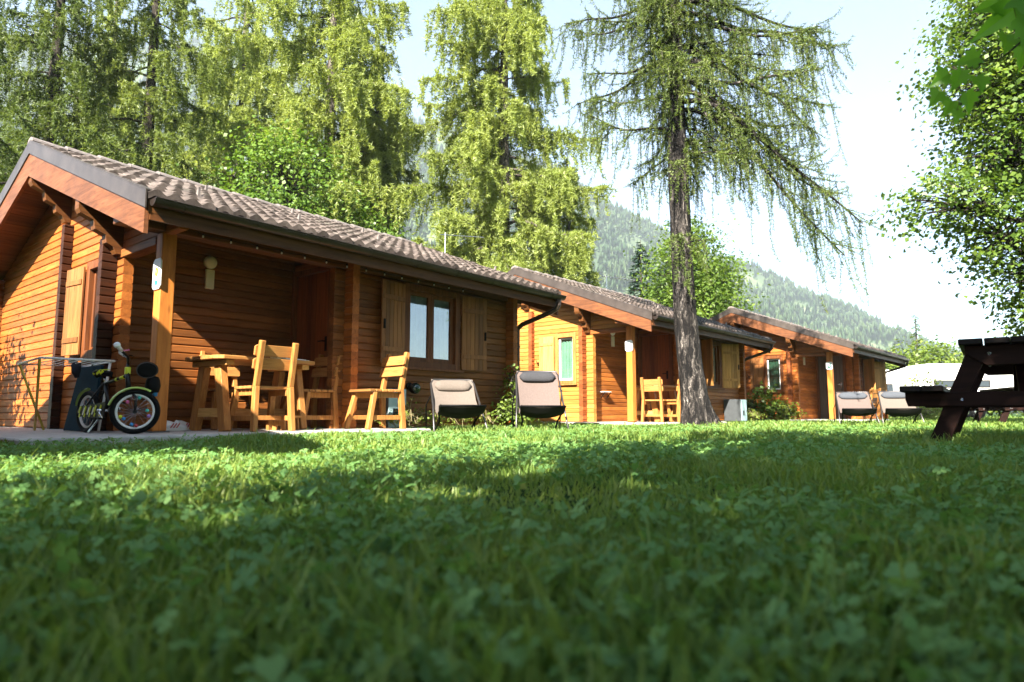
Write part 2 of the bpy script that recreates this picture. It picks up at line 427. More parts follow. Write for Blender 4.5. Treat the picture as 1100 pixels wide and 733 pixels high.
# ------------------------------------------------------------------ ground, hill, forest
def lawn_mat():
    m, nt, b = nodes("lawn soil and turf"); L = nt.links.new
    geo = N(nt, "ShaderNodeNewGeometry")
    n1 = N(nt, "ShaderNodeTexNoise", i_Scale=.8, i_Detail=8.0, i_Roughness=.7); L(geo.outputs['Position'], n1.inputs[0])
    n2 = N(nt, "ShaderNodeTexNoise", i_Scale=45.0, i_Detail=6.0, i_Roughness=.7); L(geo.outputs['Position'], n2.inputs[0])
    r1 = ramp(nt, [(.35, (.022, .052, .012)), (.55, (.045, .09, .018)), (.72, (.075, .12, .03))]); L(n1.outputs[0], r1.inputs[0])
    r2 = ramp(nt, [(.3, (.4, .4, .4)), (.7, (1.2, 1.2, 1.2))]); L(n2.outputs[0], r2.inputs[0])
    c = mixc(nt, .9, r1.outputs[0], r2.outputs[0], 'MULTIPLY')
    L(c, b.inputs['Base Color']); b.inputs['Roughness'].default_value = 1; b.inputs['Specular IOR Level'].default_value = .05
    bp = N(nt, "ShaderNodeBump", i_Strength=.8, i_Distance=.03); L(n2.outputs[0], bp.inputs['Height']); L(bp.outputs[0], b.inputs['Normal'])
    return m
g = MB(); q = 1250
g.add([(-280, -430, GROUND), (q, -430, GROUND), (q, q, GROUND), (-280, q, GROUND)], [(0, 1, 2, 3)])
o = g.build('lawn', lawn_mat()); o['kind'] = 'structure'

# the forested mountain flank: rises behind the cabins, falling away to the right
RIDGE = [(-700, .60), (-200, .60), (0, .60), (190, .59), (330, .54), (450, .462), (560, .398), (650, .337), (730, .272), (800, .222),
         (900, .160), (970, .122), (1040, .083), (1100, .06), (1300, .03), (1700, .012)]
rng = np.random.default_rng(5)
def ridge_tan(px):
    return np.interp(px, [a for a, _ in RIDGE], [b for _, b in RIDGE])
HN_A, HN_D, D0, D1 = 150, 40, 280.0, 900.0
tx = np.linspace(-150, 1320, HN_A)
def hill_point(px, t):
    """plan point and height on the flank for a bearing and 0..1 from foot to crest"""
    dep = D0 + (D1 - D0) * t
    sd = (px - 550) / 711.3 * dep
    zr = ridge_tan(px) * D1
    z = zr * (t ** 1.15) + 7 * np.sin(px * .021 + t * 9) * t + 5 * np.sin(px * .057 - t * 14) * t + GROUND - 4 * (1 - t)
    return sd * RGT.x + dep * FWD.x, sd * RGT.y + dep * FWD.y, z
PX, TT = np.meshgrid(tx, np.linspace(0, 1.0, HN_D))
X, Y, Z = hill_point(PX, TT)
V = np.stack([X, Y, Z], -1).reshape(-1, 3)
# back side so it has a body
Xb, Yb, Zb = hill_point(tx, np.ones(HN_A)); far = 1.04
V = np.vstack([V, np.stack([Xb * far, Yb * far, Zb * 0 + GROUND - 4], -1)])
ii = np.arange(HN_D)[:, None] * HN_A + np.arange(HN_A - 1)[None, :]
F = np.stack([ii, ii + 1, ii + 1 + HN_A, ii + HN_A], -1).reshape(-1, 4)
F = np.array([f for f in F if f.max() < len(V)])
hm, hnt, hb = nodes("mountain meadow and scree")
hg = N(hnt, "ShaderNodeNewGeometry"); hn = N(hnt, "ShaderNodeTexNoise", i_Scale=.016, i_Detail=8.0, i_Roughness=.65); hnt.links.new(hg.outputs['Position'], hn.inputs[0])
hr = ramp(hnt, [(.42, (.03, .055, .02)), (.56, (.07, .10, .035)), (.68, (.16, .17, .085))]); hnt.links.new(hn.outputs[0], hr.inputs[0])
hnt.links.new(hr.outputs[0], hb.inputs['Base Color']); hb.inputs['Roughness'].default_value = 1
o = np_mesh('mountain', V, F, hm, smooth=True); o['kind'] = 'structure'

def forest():
    n = 26000
    px = rng.uniform(-140, 1310, n); t = rng.uniform(.02, 1, n) ** .8
    keep = (np.sin(px * .035 + t * 16) + np.sin(px * .083 - t * 23 + 1) + rng.normal(0, .8, n)) > -.75
    keep |= t > .95
    px, t = px[keep], t[keep]; n = len(px)
    x, y, z = hill_point(px, t)
    h = rng.uniform(7, 15, n) * np.where(rng.random(n) < .12, 1.35, 1); r = h * rng.uniform(.17, .27, n)
    tiers = [(0.02, 1.0), (.30, .55), (.30, .86), (.62, .36), (.60, .6), (1.0, .02)]
    k = 6; Vs = []; Fs = []
    a0 = rng.uniform(0, 6.28, n)
    for lv, (hh, rr) in enumerate(tiers):
        for j in range(k):
            a = a0 + 2 * np.pi * j / k
            q = r * rr * rng.uniform(.7, 1.25, n)
            Vs.append(np.stack([x + np.cos(a) * q, y + np.sin(a) * q, z + h * hh - r * .25 * (j % 2) * rr], -1))
    Vs = np.stack(Vs, 1)                      # n, 36, 3
    base = np.arange(n)[:, None] * (k * len(tiers))
    for lv in range(len(tiers) - 1):
        for j in range(k):
            j2 = (j + 1) % k
            Fs.append(np.concatenate([base + lv * k + j, base + lv * k + j2, base + (lv + 1) * k + j2, base + (lv + 1) * k + j], 1))
    o = np_mesh('forest', Vs.reshape(-1, 3), np.concatenate(Fs), M['forest'])
    o['kind'] = 'stuff'; o['label'] = 'hazy conifer forest covering the mountain flank'; o['category'] = 'forest'
forest()

hz = MB(); hz.box((-300, -450, GROUND - 6), (1480, 1420, 570))
hzm = bpy.data.materials.new("valley haze"); hzm.use_nodes = True
hnt = hzm.node_tree; hnt.nodes.remove(hnt.nodes["Principled BSDF"])
pv = hnt.nodes.new("ShaderNodeVolumePrincipled"); pv.inputs['Density'].default_value = 0.0003
pv.inputs['Color'].default_value = (.80, .90, 1.0, 1); pv.inputs['Anisotropy'].default_value = .1
hnt.links.new(pv.outputs[0], hnt.nodes["Material Output"].inputs['Volume'])
o = hz.build('haze', hzm); o['kind'] = 'stuff'; o['label'] = 'pale valley haze between the cabins and the mountain'; o['category'] = 'haze'

# ------------------------------------------------------------------ trees
def tris(P, D, W):
    """triangles: base points P, length vectors D, half width vectors W"""
    n = len(P)
    V = np.stack([P - W, P + W, P + D], 1).reshape(-1, 3)
    return V
def quads_leaf(P, D, W, Nn, fold=.25):
    """kite leaves: base, right, tip, left"""
    mid = P + D * .45 + Nn * (np.linalg.norm(D, axis=1, keepdims=True) * fold * .5)
    V = np.stack([P, mid + W, P + D, mid - W], 1).reshape(-1, 3)
    return V
def unit(v): return v / (np.linalg.norm(v, axis=-1, keepdims=True) + 1e-9)

def larch(name, xy, H, r0, zlo, L0, nb, seed, label, mat='larch', barkm='larch_bark', tw=11, tuft=.05, step=.06, hang=(.35, 1.2), slim=.22,
          lean=(0, 0), group=None, extra=(), bend=None, per=3, droop=.32, taper=.75, dead=0, near=False, weep=.6, cone=.9):
    rg = np.random.default_rng(seed); rr = random.Random(seed)
    root = empty(name, (xy[0], xy[1], GROUND))
    tag(root, label, 'larch tree' if 'larch' in name else 'conifer', group)
    def axis(z):
        b = bend(z) if bend else (0, 0)
        return Vector((lean[0] * z + b[0], lean[1] * z + b[1], z))
    # trunk with root flare, modelled ridges
    wood_mb = MB()
    nz = 46; ns = 22 if near else 10
    V = []; F = []
    for i in range(nz):
        z = H * (i / (nz - 1)) ** 1.35
        c = axis(z); r = r0 * (1 - z / H) ** taper + .012
        r *= 1 + .55 * math.exp(-z / .28)
        for k in range(ns):
            a = 2 * math.pi * k / ns
            q = r * (1 + ((.17 * math.sin(3 * a + seed) + .12 * math.sin(5 * a + 2.3 * seed)) * math.exp(-z / .45)) + .035 * math.sin(k * 2.4 + z * 2.1) + rr.uniform(-.03, .03))
            V.append((c.x + q * math.cos(a), c.y + q * math.sin(a), z - .08 if i == 0 else z))
    for i in range(nz - 1):
        for k in range(ns):
            F.append((i * ns + k, i * ns + (k + 1) % ns, (i + 1) * ns + (k + 1) % ns, (i + 1) * ns + k))
    wood_mb.add(V, F)
    branches = []
    for i in range(nb):
        u = (i + rr.random()) / nb
        z = zlo + (H - zlo) * u * .98
        az = i * 2.399 + rr.uniform(-.5, .5)
        L = L0 * ((1 - u) ** cone + .05) * rr.uniform(.45, 1.25)
        branches.append((z, az, L, rr.uniform(-.05, .25), droop * rr.uniform(.6, 1.4)))
    branches += list(extra)
    P = []; D = []; W = []
    def needles(base, k, upb=.15):
        n_ = len(base)
        for _ in range(k):
            d = unit(rg.normal(0, 1, (n_, 3)) + np.array([0, 0, upb])) * tuft * rg.uniform(.55, 1.3, (n_, 1))
            w = unit(np.cross(d, rg.normal(0, 1, d.shape))) * (tuft * slim)
            P.append(base + rg.normal(0, tuft * .12, base.shape)); D.append(d); W.append(w)
    for (z, az, L, up, dr, *more) in branches:
        hm = more[0] if more else 1.0
        b0 = axis(z); dirh = Vector((math.cos(az), math.sin(az), 0)); side = Vector((-dirh.y, dirh.x, 0))
        n = 10; pts = []
        w1 = rr.uniform(-.2, .2); w2 = rr.uniform(3, 6); kk = rr.uniform(.8, 1.6)
        for k in range(n):
            t = k / (n - 1)
            pts.append(b0 + dirh * (L * t) + side * (L * w1 * math.sin(t * w2 * .6)) + Vector((0, 0, L * (up * t - dr * 2.0 * t * t + dr * kk * t ** 3.5 + .025 * math.sin(t * w2 * 2)))))
        rb = max(.012, min(.07, L * .016))
        wood_mb.tube(pts, [rb * (1 - .85 * k / (n - 1)) + .004 for k in range(n)], 5, False)
        far_up = .35 if z > 14.5 else 1.0
        m = max(3, int(L * tw * far_up))
        arr = np.array([tuple(p) for p in pts])
        ts = np.sort(rg.uniform(.08, 1.0, m) ** .8)
        st = np.stack([np.interp(ts * (n - 1), np.arange(n), arr[:, c]) for c in range(3)], 1)
        needles(st, per)
        for j in range(m):
            if rr.random() < dead: continue
            l2 = rr.uniform(.3, 1.0) * (.35 + .28 * min(L, 3)) * (1.25 - .75 * ts[j])
            d2 = (dirh * rr.uniform(.1, .9) + side * (rr.choice((-1, 1)) * rr.uniform(.2, 1.0)) + Vector((0, 0, rr.uniform(-.9, .15)))).normalized()
            g2 = rr.uniform(.25, .75); c2 = rr.uniform(.2, .75)
            ns_ = max(3, int(l2 / step)); s = (np.arange(ns_) + rg.random(ns_) * .7) / ns_
            d2n = np.array(d2)
            base = st[j][None] + d2n[None] * (l2 * s)[:, None] + np.array([0, 0, 1.0])[None] * (l2 * (-g2 * s ** 2 + c2 * s ** 4))[:, None]
            needles(base, per)
            if near or j % 3 == 0:
                q = [Vector(st[j]) + d2 * (l2 * t) + Vector((0, 0, l2 * (-g2 * t ** 2 + c2 * t ** 4))) for t in (0, .35, .7, 1.0)]
                wood_mb.tube(q, [.007, .005, .004, .002] if near else [.011, .009, .007, .004], 3, False)
            # weeping strands below the spray
            for _ in range(rr.choice((0, 1, 1, 2)) if rr.random() < weep else 0):
                h = rr.uniform(*hang) * rr.uniform(.5, 1.0) * hm; o = base[rr.randrange(ns_)]
                nh = max(3, int(h / step)); sh = (np.arange(nh) + rg.random(nh) * .7) / nh
                dx, dy = rr.uniform(-.16, .16) * h, rr.uniform(-.16, .16) * h; cu = rr.uniform(0, .22) * h
                bs = o[None] + np.stack([dx * sh + cu * dirh.x * sh ** 3, dy * sh + cu * dirh.y * sh ** 3, -h * sh + cu * .8 * sh ** 4], 1)
                needles(bs, max(2, per - 1), -.2)
                if near:
                    wood_mb.tube([Vector(o), Vector(bs[nh // 2]), Vector(bs[-1])], [.004, .003, .0015], 3, False)
    wood_mb.build('trunk', M[barkm], root, smooth=True)
    V = tris(np.concatenate(P), np.concatenate(D), np.concatenate(W))
    np_mesh('crown', V, np.arange(len(V)).reshape(-1, 3), M[mat], root)
    return root

def broadleaf(name, xy, H, r0, lobes, n_leaf, seed, label, mat='ash', barkm='bark', size=.09, cat='tree', per=26, crad=.38, group=None, z0=None, lean=(0, 0), hole=0.0):
    """lobes: (dx, dy, z, rx, rz) crown masses; leaves gather in sprays on twigs reaching into each mass"""
    rg = np.random.default_rng(seed); rr = random.Random(seed)
    root = empty(name, (xy[0], xy[1], GROUND)); tag(root, label, cat, group)
    mb = MB()
    def axis(z): return Vector((lean[0] * z, lean[1] * z, z))
    pts = [axis(H * .72 * i / 8) + Vector((rr.uniform(-.05, .05), rr.uniform(-.05, .05), 0)) * (i > 0) * H * .1 for i in range(9)]
    pts[0].z -= .1
    mb.tube(pts, [r0 * (1.35 if i == 0 else 1) * (1 - .085 * i) for i in range(9)], 10)
    tot = sum(l[3] ** 2 * l[4] for l in lobes)
    P = []; D = []; W = []; NN = []
    for (dx, dy, z, rx, rz) in lobes:
        nl = int(n_leaf * (rx * rx * rz) / tot); nc = max(3, nl // per)
        c = np.array([dx, dy, z])
        d = unit(rg.normal(0, 1, (nc, 3))); rad = rg.uniform(.35, 1.12, (nc, 1)) ** .6
        ctr = c + d * rad * np.array([rx, rx, rz])
        ctr = ctr[ctr[:, 2] > .15]
        # limb to the lobe
        zb = min(max(z - rz * .9, H * .18), H * .68)
        s = axis(zb); e = Vector(c)
        mid = s.lerp(e, .5) + Vector((rr.uniform(-.2, .2), rr.uniform(-.2, .2), -.15 * rz))
        mb.tube([s, mid, e], [r0 * .42, r0 * .28, r0 * .14], 6, False)
        for q in ctr:
            qv = Vector(q); st = mid.lerp(e, rr.uniform(.2, 1))
            md = st.lerp(qv, .55) + Vector((rr.uniform(-.1, .1), rr.uniform(-.1, .1), .08))
            mb.tube([st, md, qv], [r0 * .09 + .006, r0 * .05 + .005, .004], 3, False)
        nc = len(ctr)
        if nc == 0: continue
        outw = unit(ctr - c)
        k = per
        off = rg.normal(0, 1, (nc, k, 3)) * np.array([crad, crad, crad * .55]) * rg.uniform(.5, 1.3, (nc, 1, 1))
        p = (ctr[:, None] + off).reshape(-1, 3)
        nn = unit(np.repeat(outw, k, 0) * .5 + np.array([0, 0, .75]) + rg.normal(0, .55, p.shape))
        dd = unit(np.cross(nn, rg.normal(0, 1, p.shape)) + np.array([0, 0, -.25])) * size * rg.uniform(.65, 1.35, (len(p), 1))
        ww = unit(np.cross(nn, dd)) * np.linalg.norm(dd, axis=1, keepdims=True) * rg.uniform(.34, .5, (len(p), 1))
        P.append(p); D.append(dd); W.append(ww); NN.append(nn)
    mb.build('trunk', M[barkm], root, smooth=True)
    V = quads_leaf(np.concatenate(P), np.concatenate(D), np.concatenate(W), np.concatenate(NN))
    np_mesh('crown', V, np.arange(len(V)).reshape(-1, 4), M[mat], root)
    return root

def fir(name, xy, H, rad, seed, label, mat='fir', nb=70, group=None, size=.2):
    rg = np.random.default_rng(seed); rr = random.Random(seed)
    root = empty(name, (xy[0], xy[1], GROUND)); tag(root, label, 'fir tree', group)
    mb = MB(); mb.tube([(0, 0, -.1), (0, 0, H * .5), (0, 0, H)], [H * .02, H * .012, .01], 8)
    P = []; D = []; W = []
    for i in range(nb):
        u = (i + rr.random()) / nb; z = H * (.06 + .92 * u); L = rad * (1 - u) ** .85 * rr.uniform(.75, 1.2) + .1; az = i * 2.399 + rr.uniform(-.4, .4)
        d = np.array([math.cos(az), math.sin(az), 0.]); s = np.array([-d[1], d[0], 0])
        mb.tube([(0, 0, z), tuple(d * L * .5 + np.array([0, 0, z - L * .12])), tuple(d * L + np.array([0, 0, z - L * .18]))], [.03, .015, .004], 4, False)
        m = int(L * 60) + 8
        t = rg.uniform(.05, 1, m) ** .7
        base = d[None] * (L * t)[:, None] + np.array([0, 0, z])[None] + np.array([0, 0, -1])[None] * (L * (.26 * t - .08 * t * t))[:, None] + s[None] * (rg.normal(0, .22, m) * L * (1.1 - t))[:, None]
        base[:, 2] += rg.normal(-.05, .07, m)
        dd = unit(d[None] * .8 + s[None] * rg.normal(0, .8, (m, 1)) + np.array([0, 0, -.2])[None] + rg.normal(0, .2, (m, 3))) * size * rg.uniform(.6, 1.3, (m, 1))
        ww = unit(np.cross(dd, np.array([0, 0, 1.0]) + rg.normal(0, .3, dd.shape))) * size * .16
        P.append(base); D.append(dd); W.append(ww)
    mb.build('trunk', M['bark'], root, smooth=True)
    V = tris(np.concatenate(P), np.concatenate(D), np.concatenate(W))
    np_mesh('crown', V, np.arange(len(V)).reshape(-1, 3), M[mat], root)
    return root
# ------------------------------------------------------------------ cabins
RY, RZ, SL = 2.66, 3.33, .395       # ridge line across, its height, roof slope
X0, X1 = -.45, 5.60                 # roof ends
EY = -.70                           # eave
def rt(y): return RZ - SL * abs(y - RY)
CH = .09
def log_wall(mb, axis, u0, u1, s0, s1, z0, z1, holes=(), zoff=0.0, roof=None):
    """courses of bevelled planks. axis 'x': runs along x between s0,s1, thickness y in u0..u1; axis 'y' the other way"""
    c = .012
    z = z0 + zoff - CH * (1 if zoff > 0 else 0)
    while z < z1 - .004:
        za, zb = max(z, z0) + .0004, min(z + CH, z1) - .0004
        z += CH
        if zb - za < .012: continue
        spans = [(s0, s1)]
        for (h0, h1, hz0, hz1) in holes:
            if zb > hz0 + .002 and za < hz1 - .002:
                new = []
                for a, b in spans:
                    if h1 <= a or h0 >= b: new.append((a, b))
                    else:
                        if h0 > a: new.append((a, h0))
                        if h1 < b: new.append((h1, b))
                spans = new
        prof = [(u0, za + c), (u0 + c, za), (u1 - c, za), (u1, za + c), (u1, zb - c), (u1 - c, zb), (u0 + c, zb), (u0, zb - c)]
        for a, b in spans:
            def lo(zz): return max(a, roof(zz)[0]) if roof else a
            def hi(zz): return min(b, roof(zz)[1]) if roof else b
            if hi(zb) - lo(zb) < .03: continue
            # split long courses at a butt joint now and then
            cuts = [None]
            if not roof and b - a > 2.2 and random.random() < .6: cuts = [a + (b - a) * random.uniform(.3, .7)]
            segs = [(lo, hi)] if cuts[0] is None else [(lo, lambda zz, q=cuts[0]: q - .0015), (lambda zz, q=cuts[0]: q + .0015, hi)]
            for l, h in segs:
                if axis == 'x': mb.prism(prof, lambda p: (l(p[1]), p[0], p[1]), lambda p: (h(p[1]), p[0], p[1]))
                else: mb.prism(prof, lambda p: (p[0], l(p[1]), p[1]), lambda p: (p[0], h(p[1]), p[1]))

def roof_field(sign, xa, xb, ya, rnd):
    """pantile slope from the eave to the ridge; sign +1 front, -1 back"""
    per = .15; nper = int(round((xb - xa) / per)); per = (xb - xa) / nper
    prof = [0, .35, .85, 1, .85, .35]
    us = []; hs = []
    for i in range(nper):
        for k, h in enumerate(prof): us.append(xa + per * (i + k / 6)); hs.append(h)
    us.append(xb); hs.append(0)
    nx = len(us); span = RY - ya; nc = int(round(span / .336)); cy = span / nc
    V = []; F = []; rows = 0
    jit = [[rnd.uniform(-.012, .012) for _ in range(nper // 2 + 2)] for _ in range(nc + 1)]
    lift = [[rnd.uniform(-.004, .006) for _ in range(nper // 2 + 2)] for _ in range(nc + 1)]
    for c in range(nc):
        for edge in (0, 1, 2):
            for i, (u, h) in enumerate(zip(us, hs)):
                t = i // 12
                w = 0 if edge < 2 else 1
                y = ya + cy * (c + w) + (jit[c][t] if edge < 2 else jit[c + 1][t] + .02)
                y = min(y, RY)
                z = RZ - SL * (RY - y) + .042 * h + (.036 * (1 - w) + lift[c][t] if edge else -.02 * (c == 0) + lift[c][t])
                V.append((u, y if sign > 0 else 2 * RY - y, z))
            rows += 1
    for r in range(rows - 1):
        for i in range(nx - 1):
            F.append((r * nx + i, r * nx + i + 1, (r + 1) * nx + i + 1, (r + 1) * nx + i))
    return V, F

def shutter_leaf(mb, w, h, n):
    """vertical boards in local x 0..w, y 0..-.03, z 0..h"""
    for i in range(n):
        a = w * i / n
        mb.box((a + .0015, -.028, 0), (a + w / n - .0015, -.004, h))
def place(mb, fn):
    mb.v = [tuple(fn(Vector(v))) for v in mb.v]; return mb

def curtain_sheet(w, h, folds, amp, seed):
    rr = random.Random(seed); n = folds * 8; mb = MB(); V = []; F = []
    for j in range(7):
        z = h * j / 6
        for i in range(n + 1):
            x = w * i / n
            V.append((x, amp * math.sin(2 * math.pi * folds * i / n + .35 * math.sin(z * 3 + i * .2)) * (1.1 - .3 * j / 6) + rr.uniform(-.001, .001), z))
    for j in range(6):
        for i in range(n):
            a = j * (n + 1) + i
            F.append((a, a + 1, a + n + 2, a + n + 1))
    mb.add(V, F); return mb

def cabin(loc, rz, label, wx, wy, ends_mat, trim, shut, gcur, fcur, door_mat, doorlabel=None, seed=1, fshut=None, gable_closed=False, ajar=0.0):
    random.seed(seed); rnd = random.Random(seed)
    root = empty('log_cabin', loc, rz)
    tag(root, label, 'cabin', 'brown log cabins in a row')
    fshut = fshut or shut
    und = lambda z: (RY - (RZ - .15 - z) / SL, RY + (RZ - .15 - z) / SL)
    # --- walls
    gw = MB()
    GWIN = (1.40, 1.84, .84, 1.82)
    log_wall(gw, 'y', 0, .1, .92, 6.15, 0, 3.16, [GWIN], 0, und)
    log_wall(gw, 'y', .002, .098, -.30, .918, 1.89, 3.16, (), 0, und)
    gw.build('gable_wall', M[wy], root)
    gw = MB(); log_wall(gw, 'y', 5.15, 5.25, -.15, 6.15, 0, 3.16, (), 0, und); gw.build('gable_wall', M['wall_y'], root)
    gw = MB(); log_wall(gw, 'y', 2.11, 2.21, -.15, 1.08, 0, 2.1, [(.28, 1.04, 0, 1.96)], 0); gw.build('door_wall', M['wall_y'], root)
    fw = MB()
    FWIN = (3.09, 4.03, .83, 1.84)
    log_wall(fw, 'x', 0, .1, 1.96, 5.40, 0, 1.90, [FWIN], .045)
    fw.build('front_wall', M[wx], root)
    fw = MB(); log_wall(fw, 'x', 1.08, 1.18, .004, 2.105, 0, 2.35, (), .045); fw.build('porch_wall', M[wx], root)
    fw = MB(); log_wall(fw, 'x', 5.2, 5.3, -.15, 5.40, 0, 2.1, (), .045); fw.build('back_wall', M[wx], root)
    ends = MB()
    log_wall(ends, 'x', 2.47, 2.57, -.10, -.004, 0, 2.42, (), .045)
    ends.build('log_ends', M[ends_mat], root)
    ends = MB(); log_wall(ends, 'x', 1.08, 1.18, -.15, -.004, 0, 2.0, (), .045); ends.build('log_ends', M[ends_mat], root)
    # --- floor / ceiling so that the rooms are dark
    inner = MB(); inner.box((.12, 1.2, .01), (5.13, 5.18, .03)); inner.box((2.23, .12, .01), (5.13, 1.19, .03))
    inner.build('floor_boards', M['soffit'], root)
    # --- carved purlin brackets
    for yc, zt, w in ((RY, rt(RY) - .15, .11), (1.02, rt(1.02) - .15, .11)):
        pb = MB()
        poly = [(X0 + .02, zt), (.0, zt), (-.001, zt - .70), (-.06, zt - .70), (-.10, zt - .63), (-.16, zt - .60), (-.17, zt - .52), (-.27, zt - .48), (-.29, zt - .39), (X0 + .04, zt - .34), (X0 + .02, zt - .30)]
        pb.prism(poly, lambda p: (p[0], yc - w / 2, p[1]), lambda p: (p[0], yc + w / 2, p[1]))
        pb.build('purlin_bracket', M['soffit'], root)
    # --- beams
    bm_ = MB(); bm_.box((-.40, -.035, 1.91), (5.50, .135, 2.09)); bm_.build('eave_beam', M['beam_x'], root, bevel=.006)
    bm_ = MB(); bm_.box((-.015, .14, 1.80), (.115, 1.07, 1.885)); bm_.build('porch_beam', M['beam_y'], root, bevel=.006)
    ps = MB(); ps.box((-.01, -.005, .012), (.125, .13, 1.905)); ps.build('post', M['post'], root, bevel=.008)
    pf = MB(); pf.box((-.03, -.025, .0005), (.145, .15, .012)); pf.build('post_foot', M['greymetal'], root)
    # --- roof body
    rb = MB()
    for sg in (1, -1):
        def py(y): return y if sg > 0 else 2 * RY - y
        n = 15
        for i in range(n):
            a = EY + (RY - EY) * i / n + .002; b = EY + (RY - EY) * (i + 1) / n - .002
            if i == n - 1: b = RY - .001
            za, zb = rt(a), rt(b)
            rb.hexa([(X0 + .02, py(a), za - .14), (X1 - .02, py(a), za - .14), (X1 - .02, py(b), zb - .14), (X0 + .02, py(b), zb - .14),
                     (X0 + .02, py(a), za - .03), (X1 - .02, py(a), za - .03), (X1 - .02, py(b), zb - .03), (X0 + .02, py(b), zb - .03)])
    rb.build('roof_boarding', M['soffit'], root)
    tl = MB()
    for sg in (1, -1):
        V, F = roof_field(sg, X0, X1, EY - .03, rnd); tl.add(V, F)
    tl.build('roof', M['tile'], root)
    rdg = MB(); nr = 17; ln = (X1 - X0) / nr
    for i in range(nr):
        a = X0 - .01 + ln * i; b = a + ln + .03
        pts = []
        for x, r, dz in ((a, .105, .012), (b, .088, 0)):
            pts.append([(x, RY + r * math.cos(t), RZ + dz + .015 + r * .62 * math.sin(t)) for t in np.linspace(0, math.pi, 9)])
        base = len(rdg.v); rdg.v += pts[0] + pts[1]
        rdg.f += [(base + k, base + k + 1, base + 10 + k, base + 9 + k) for k in range(8)]
        rdg.f.append(tuple(base + k for k in range(9)))
    rdg.build('ridge_tiles', M['ridge'], root)
    for yy, off in ((.35, 0), (1.45, .6)):
        for i in range(5):
            x = X0 + .9 + off + i * 1.2; z = rt(yy) + .05
            if x > X1 - .2: continue
            sg_ = MB(); sg_.hexa([(x - .012, yy - .05, z - .03), (x + .012, yy - .05, z - .03), (x + .012, yy, z), (x - .012, yy, z), (x - .012, yy - .06, z + .07), (x + .012, yy - .06, z + .07), (x + .012, yy - .045, z + .07), (x - .012, yy - .045, z + .07)])
            sg_.build('snow_guard', M['ridge'], root)
    # --- barge boards with metal capping
    for xe, nm in ((X0, 1), (X1 - .035, 2)):
        bb = MB(); fl = MB()
        for sg in (1, -1):
            def py(y): return y if sg > 0 else 2 * RY - y
            a, b = EY + .02, RY
            q = lambda y, d: (py(y), rt(y) + d)
            P4 = [q(a, -.33), q(b, -.38), q(b, -.085), q(a, -.085)]
            bb.prism(P4, lambda p: (xe, p[0], p[1]), lambda p: (xe + .035, p[0], p[1]))
            a = EY - .015
            P4 = [q(a, -.105), q(b, -.105), q(b, .045), q(a, .045)]
            fl.prism(P4, lambda p: (xe - .014, p[0], p[1]), lambda p: (xe - .002, p[0], p[1]))
            P4 = [q(a, .047), q(b, .047), q(b, .058), q(a, .058)]
            fl.prism(P4, lambda p: (xe - .014, p[0], p[1]), lambda p: (xe + .075, p[0], p[1]))
        bb.build('barge_board', M['barge'], root)
        fl.build('barge_capping', M['flash'], root)
    # --- gutters, brackets, downpipe
    for sg in (1, -1):
        gt = MB(); yc = EY - .055; zc = rt(EY) - .035
        def py(y): return y if sg > 0 else 2 * RY - y
        xa, xb = X0 + .03, X1 + .015
        out = [(yc + .062 * math.cos(t), zc + .062 * math.sin(t)) for t in np.linspace(math.pi, 2 * math.pi, 11)]
        inn = [(yc + .057 * math.cos(t), zc + .057 * math.sin(t)) for t in np.linspace(2 * math.pi, math.pi, 11)]
        gt.prism(out + inn, lambda p: (xa, py(p[0]), p[1]), lambda p: (xb, py(p[0]), p[1]))
        gt.tube([(xa, py(yc - .064), zc), (xb, py(yc - .064), zc)], .008, 6)
        for xx in (xa, xb):
            gt.prism([p for p in out], lambda p: (xx - .002, py(p[0]), p[1]), lambda p: (xx + .002, py(p[0]), p[1]))
        for i in range(9):
            x = xa + .25 + i * .68
            o2 = [(yc + .067 * math.cos(t), zc + .067 * math.sin(t)) for t in np.linspace(math.pi, 2 * math.pi, 9)]
            i2 = [(yc + .0625 * math.cos(t), zc + .0625 * math.sin(t)) for t in np.linspace(2 * math.pi, math.pi, 9)]
            gt.prism(o2 + i2, lambda p: (x, py(p[0]), p[1]), lambda p: (x + .025, py(p[0]), p[1]))
        gt.build('gutter', M['gutter'], root)
    fa = MB(); fa.hexa([(X0 + .04, EY + .005, rt(EY) - .20), (X1 - .04, EY + .005, rt(EY) - .20), (X1 - .04, EY + .03, rt(EY) - .20), (X0 + .04, EY + .03, rt(EY) - .20),
                        (X0 + .04, EY + .005, rt(EY) - .035), (X1 - .04, EY + .005, rt(EY) - .035), (X1 - .04, EY + .03, rt(EY) - .035), (X0 + .04, EY + .03, rt(EY) - .035)])
    fa.build('fascia', M['beam_x'], root)
    dp = MB(); yg = EY - .055; zg = rt(EY) - .08
    dp.tube([(5.50, yg, zg - .01), (5.50, yg, zg - .10), (5.495, yg + .03, zg - .15), (5.47, yg + .12, zg - .20), (5.38, -.14, zg - .36), (5.355, -.075, zg - .42), (5.35, -.07, zg - .5), (5.35, -.07, .02)], .037, 10)
    for z in (.5, 1.2): dp.lathe([(.037, z), (.044, z), (.044, z + .03), (.037, z + .03)], (5.35, -.07, 0), 'z', 10)
    dp.tube([(5.50, yg, zg + .0), (5.50, yg, zg - .05)], .044, 10)
    dp.build('downpipe', M['gutter'], root, smooth=False)
    # --- door on the porch side wall (faces -x)
    dr = empty('door', (2.11, .30, .02)); dr.parent = root
    if doorlabel: dr['label'] = doorlabel
    mb = MB(); nb = 7; W_ = .72
    for i in range(nb): mb.box((.02, W_ * i / nb + .0015, 0), (.06, W_ * (i + 1) / nb - .0015, 1.92))
    mb.build('door_leaf', M[door_mat], dr, bevel=.004)
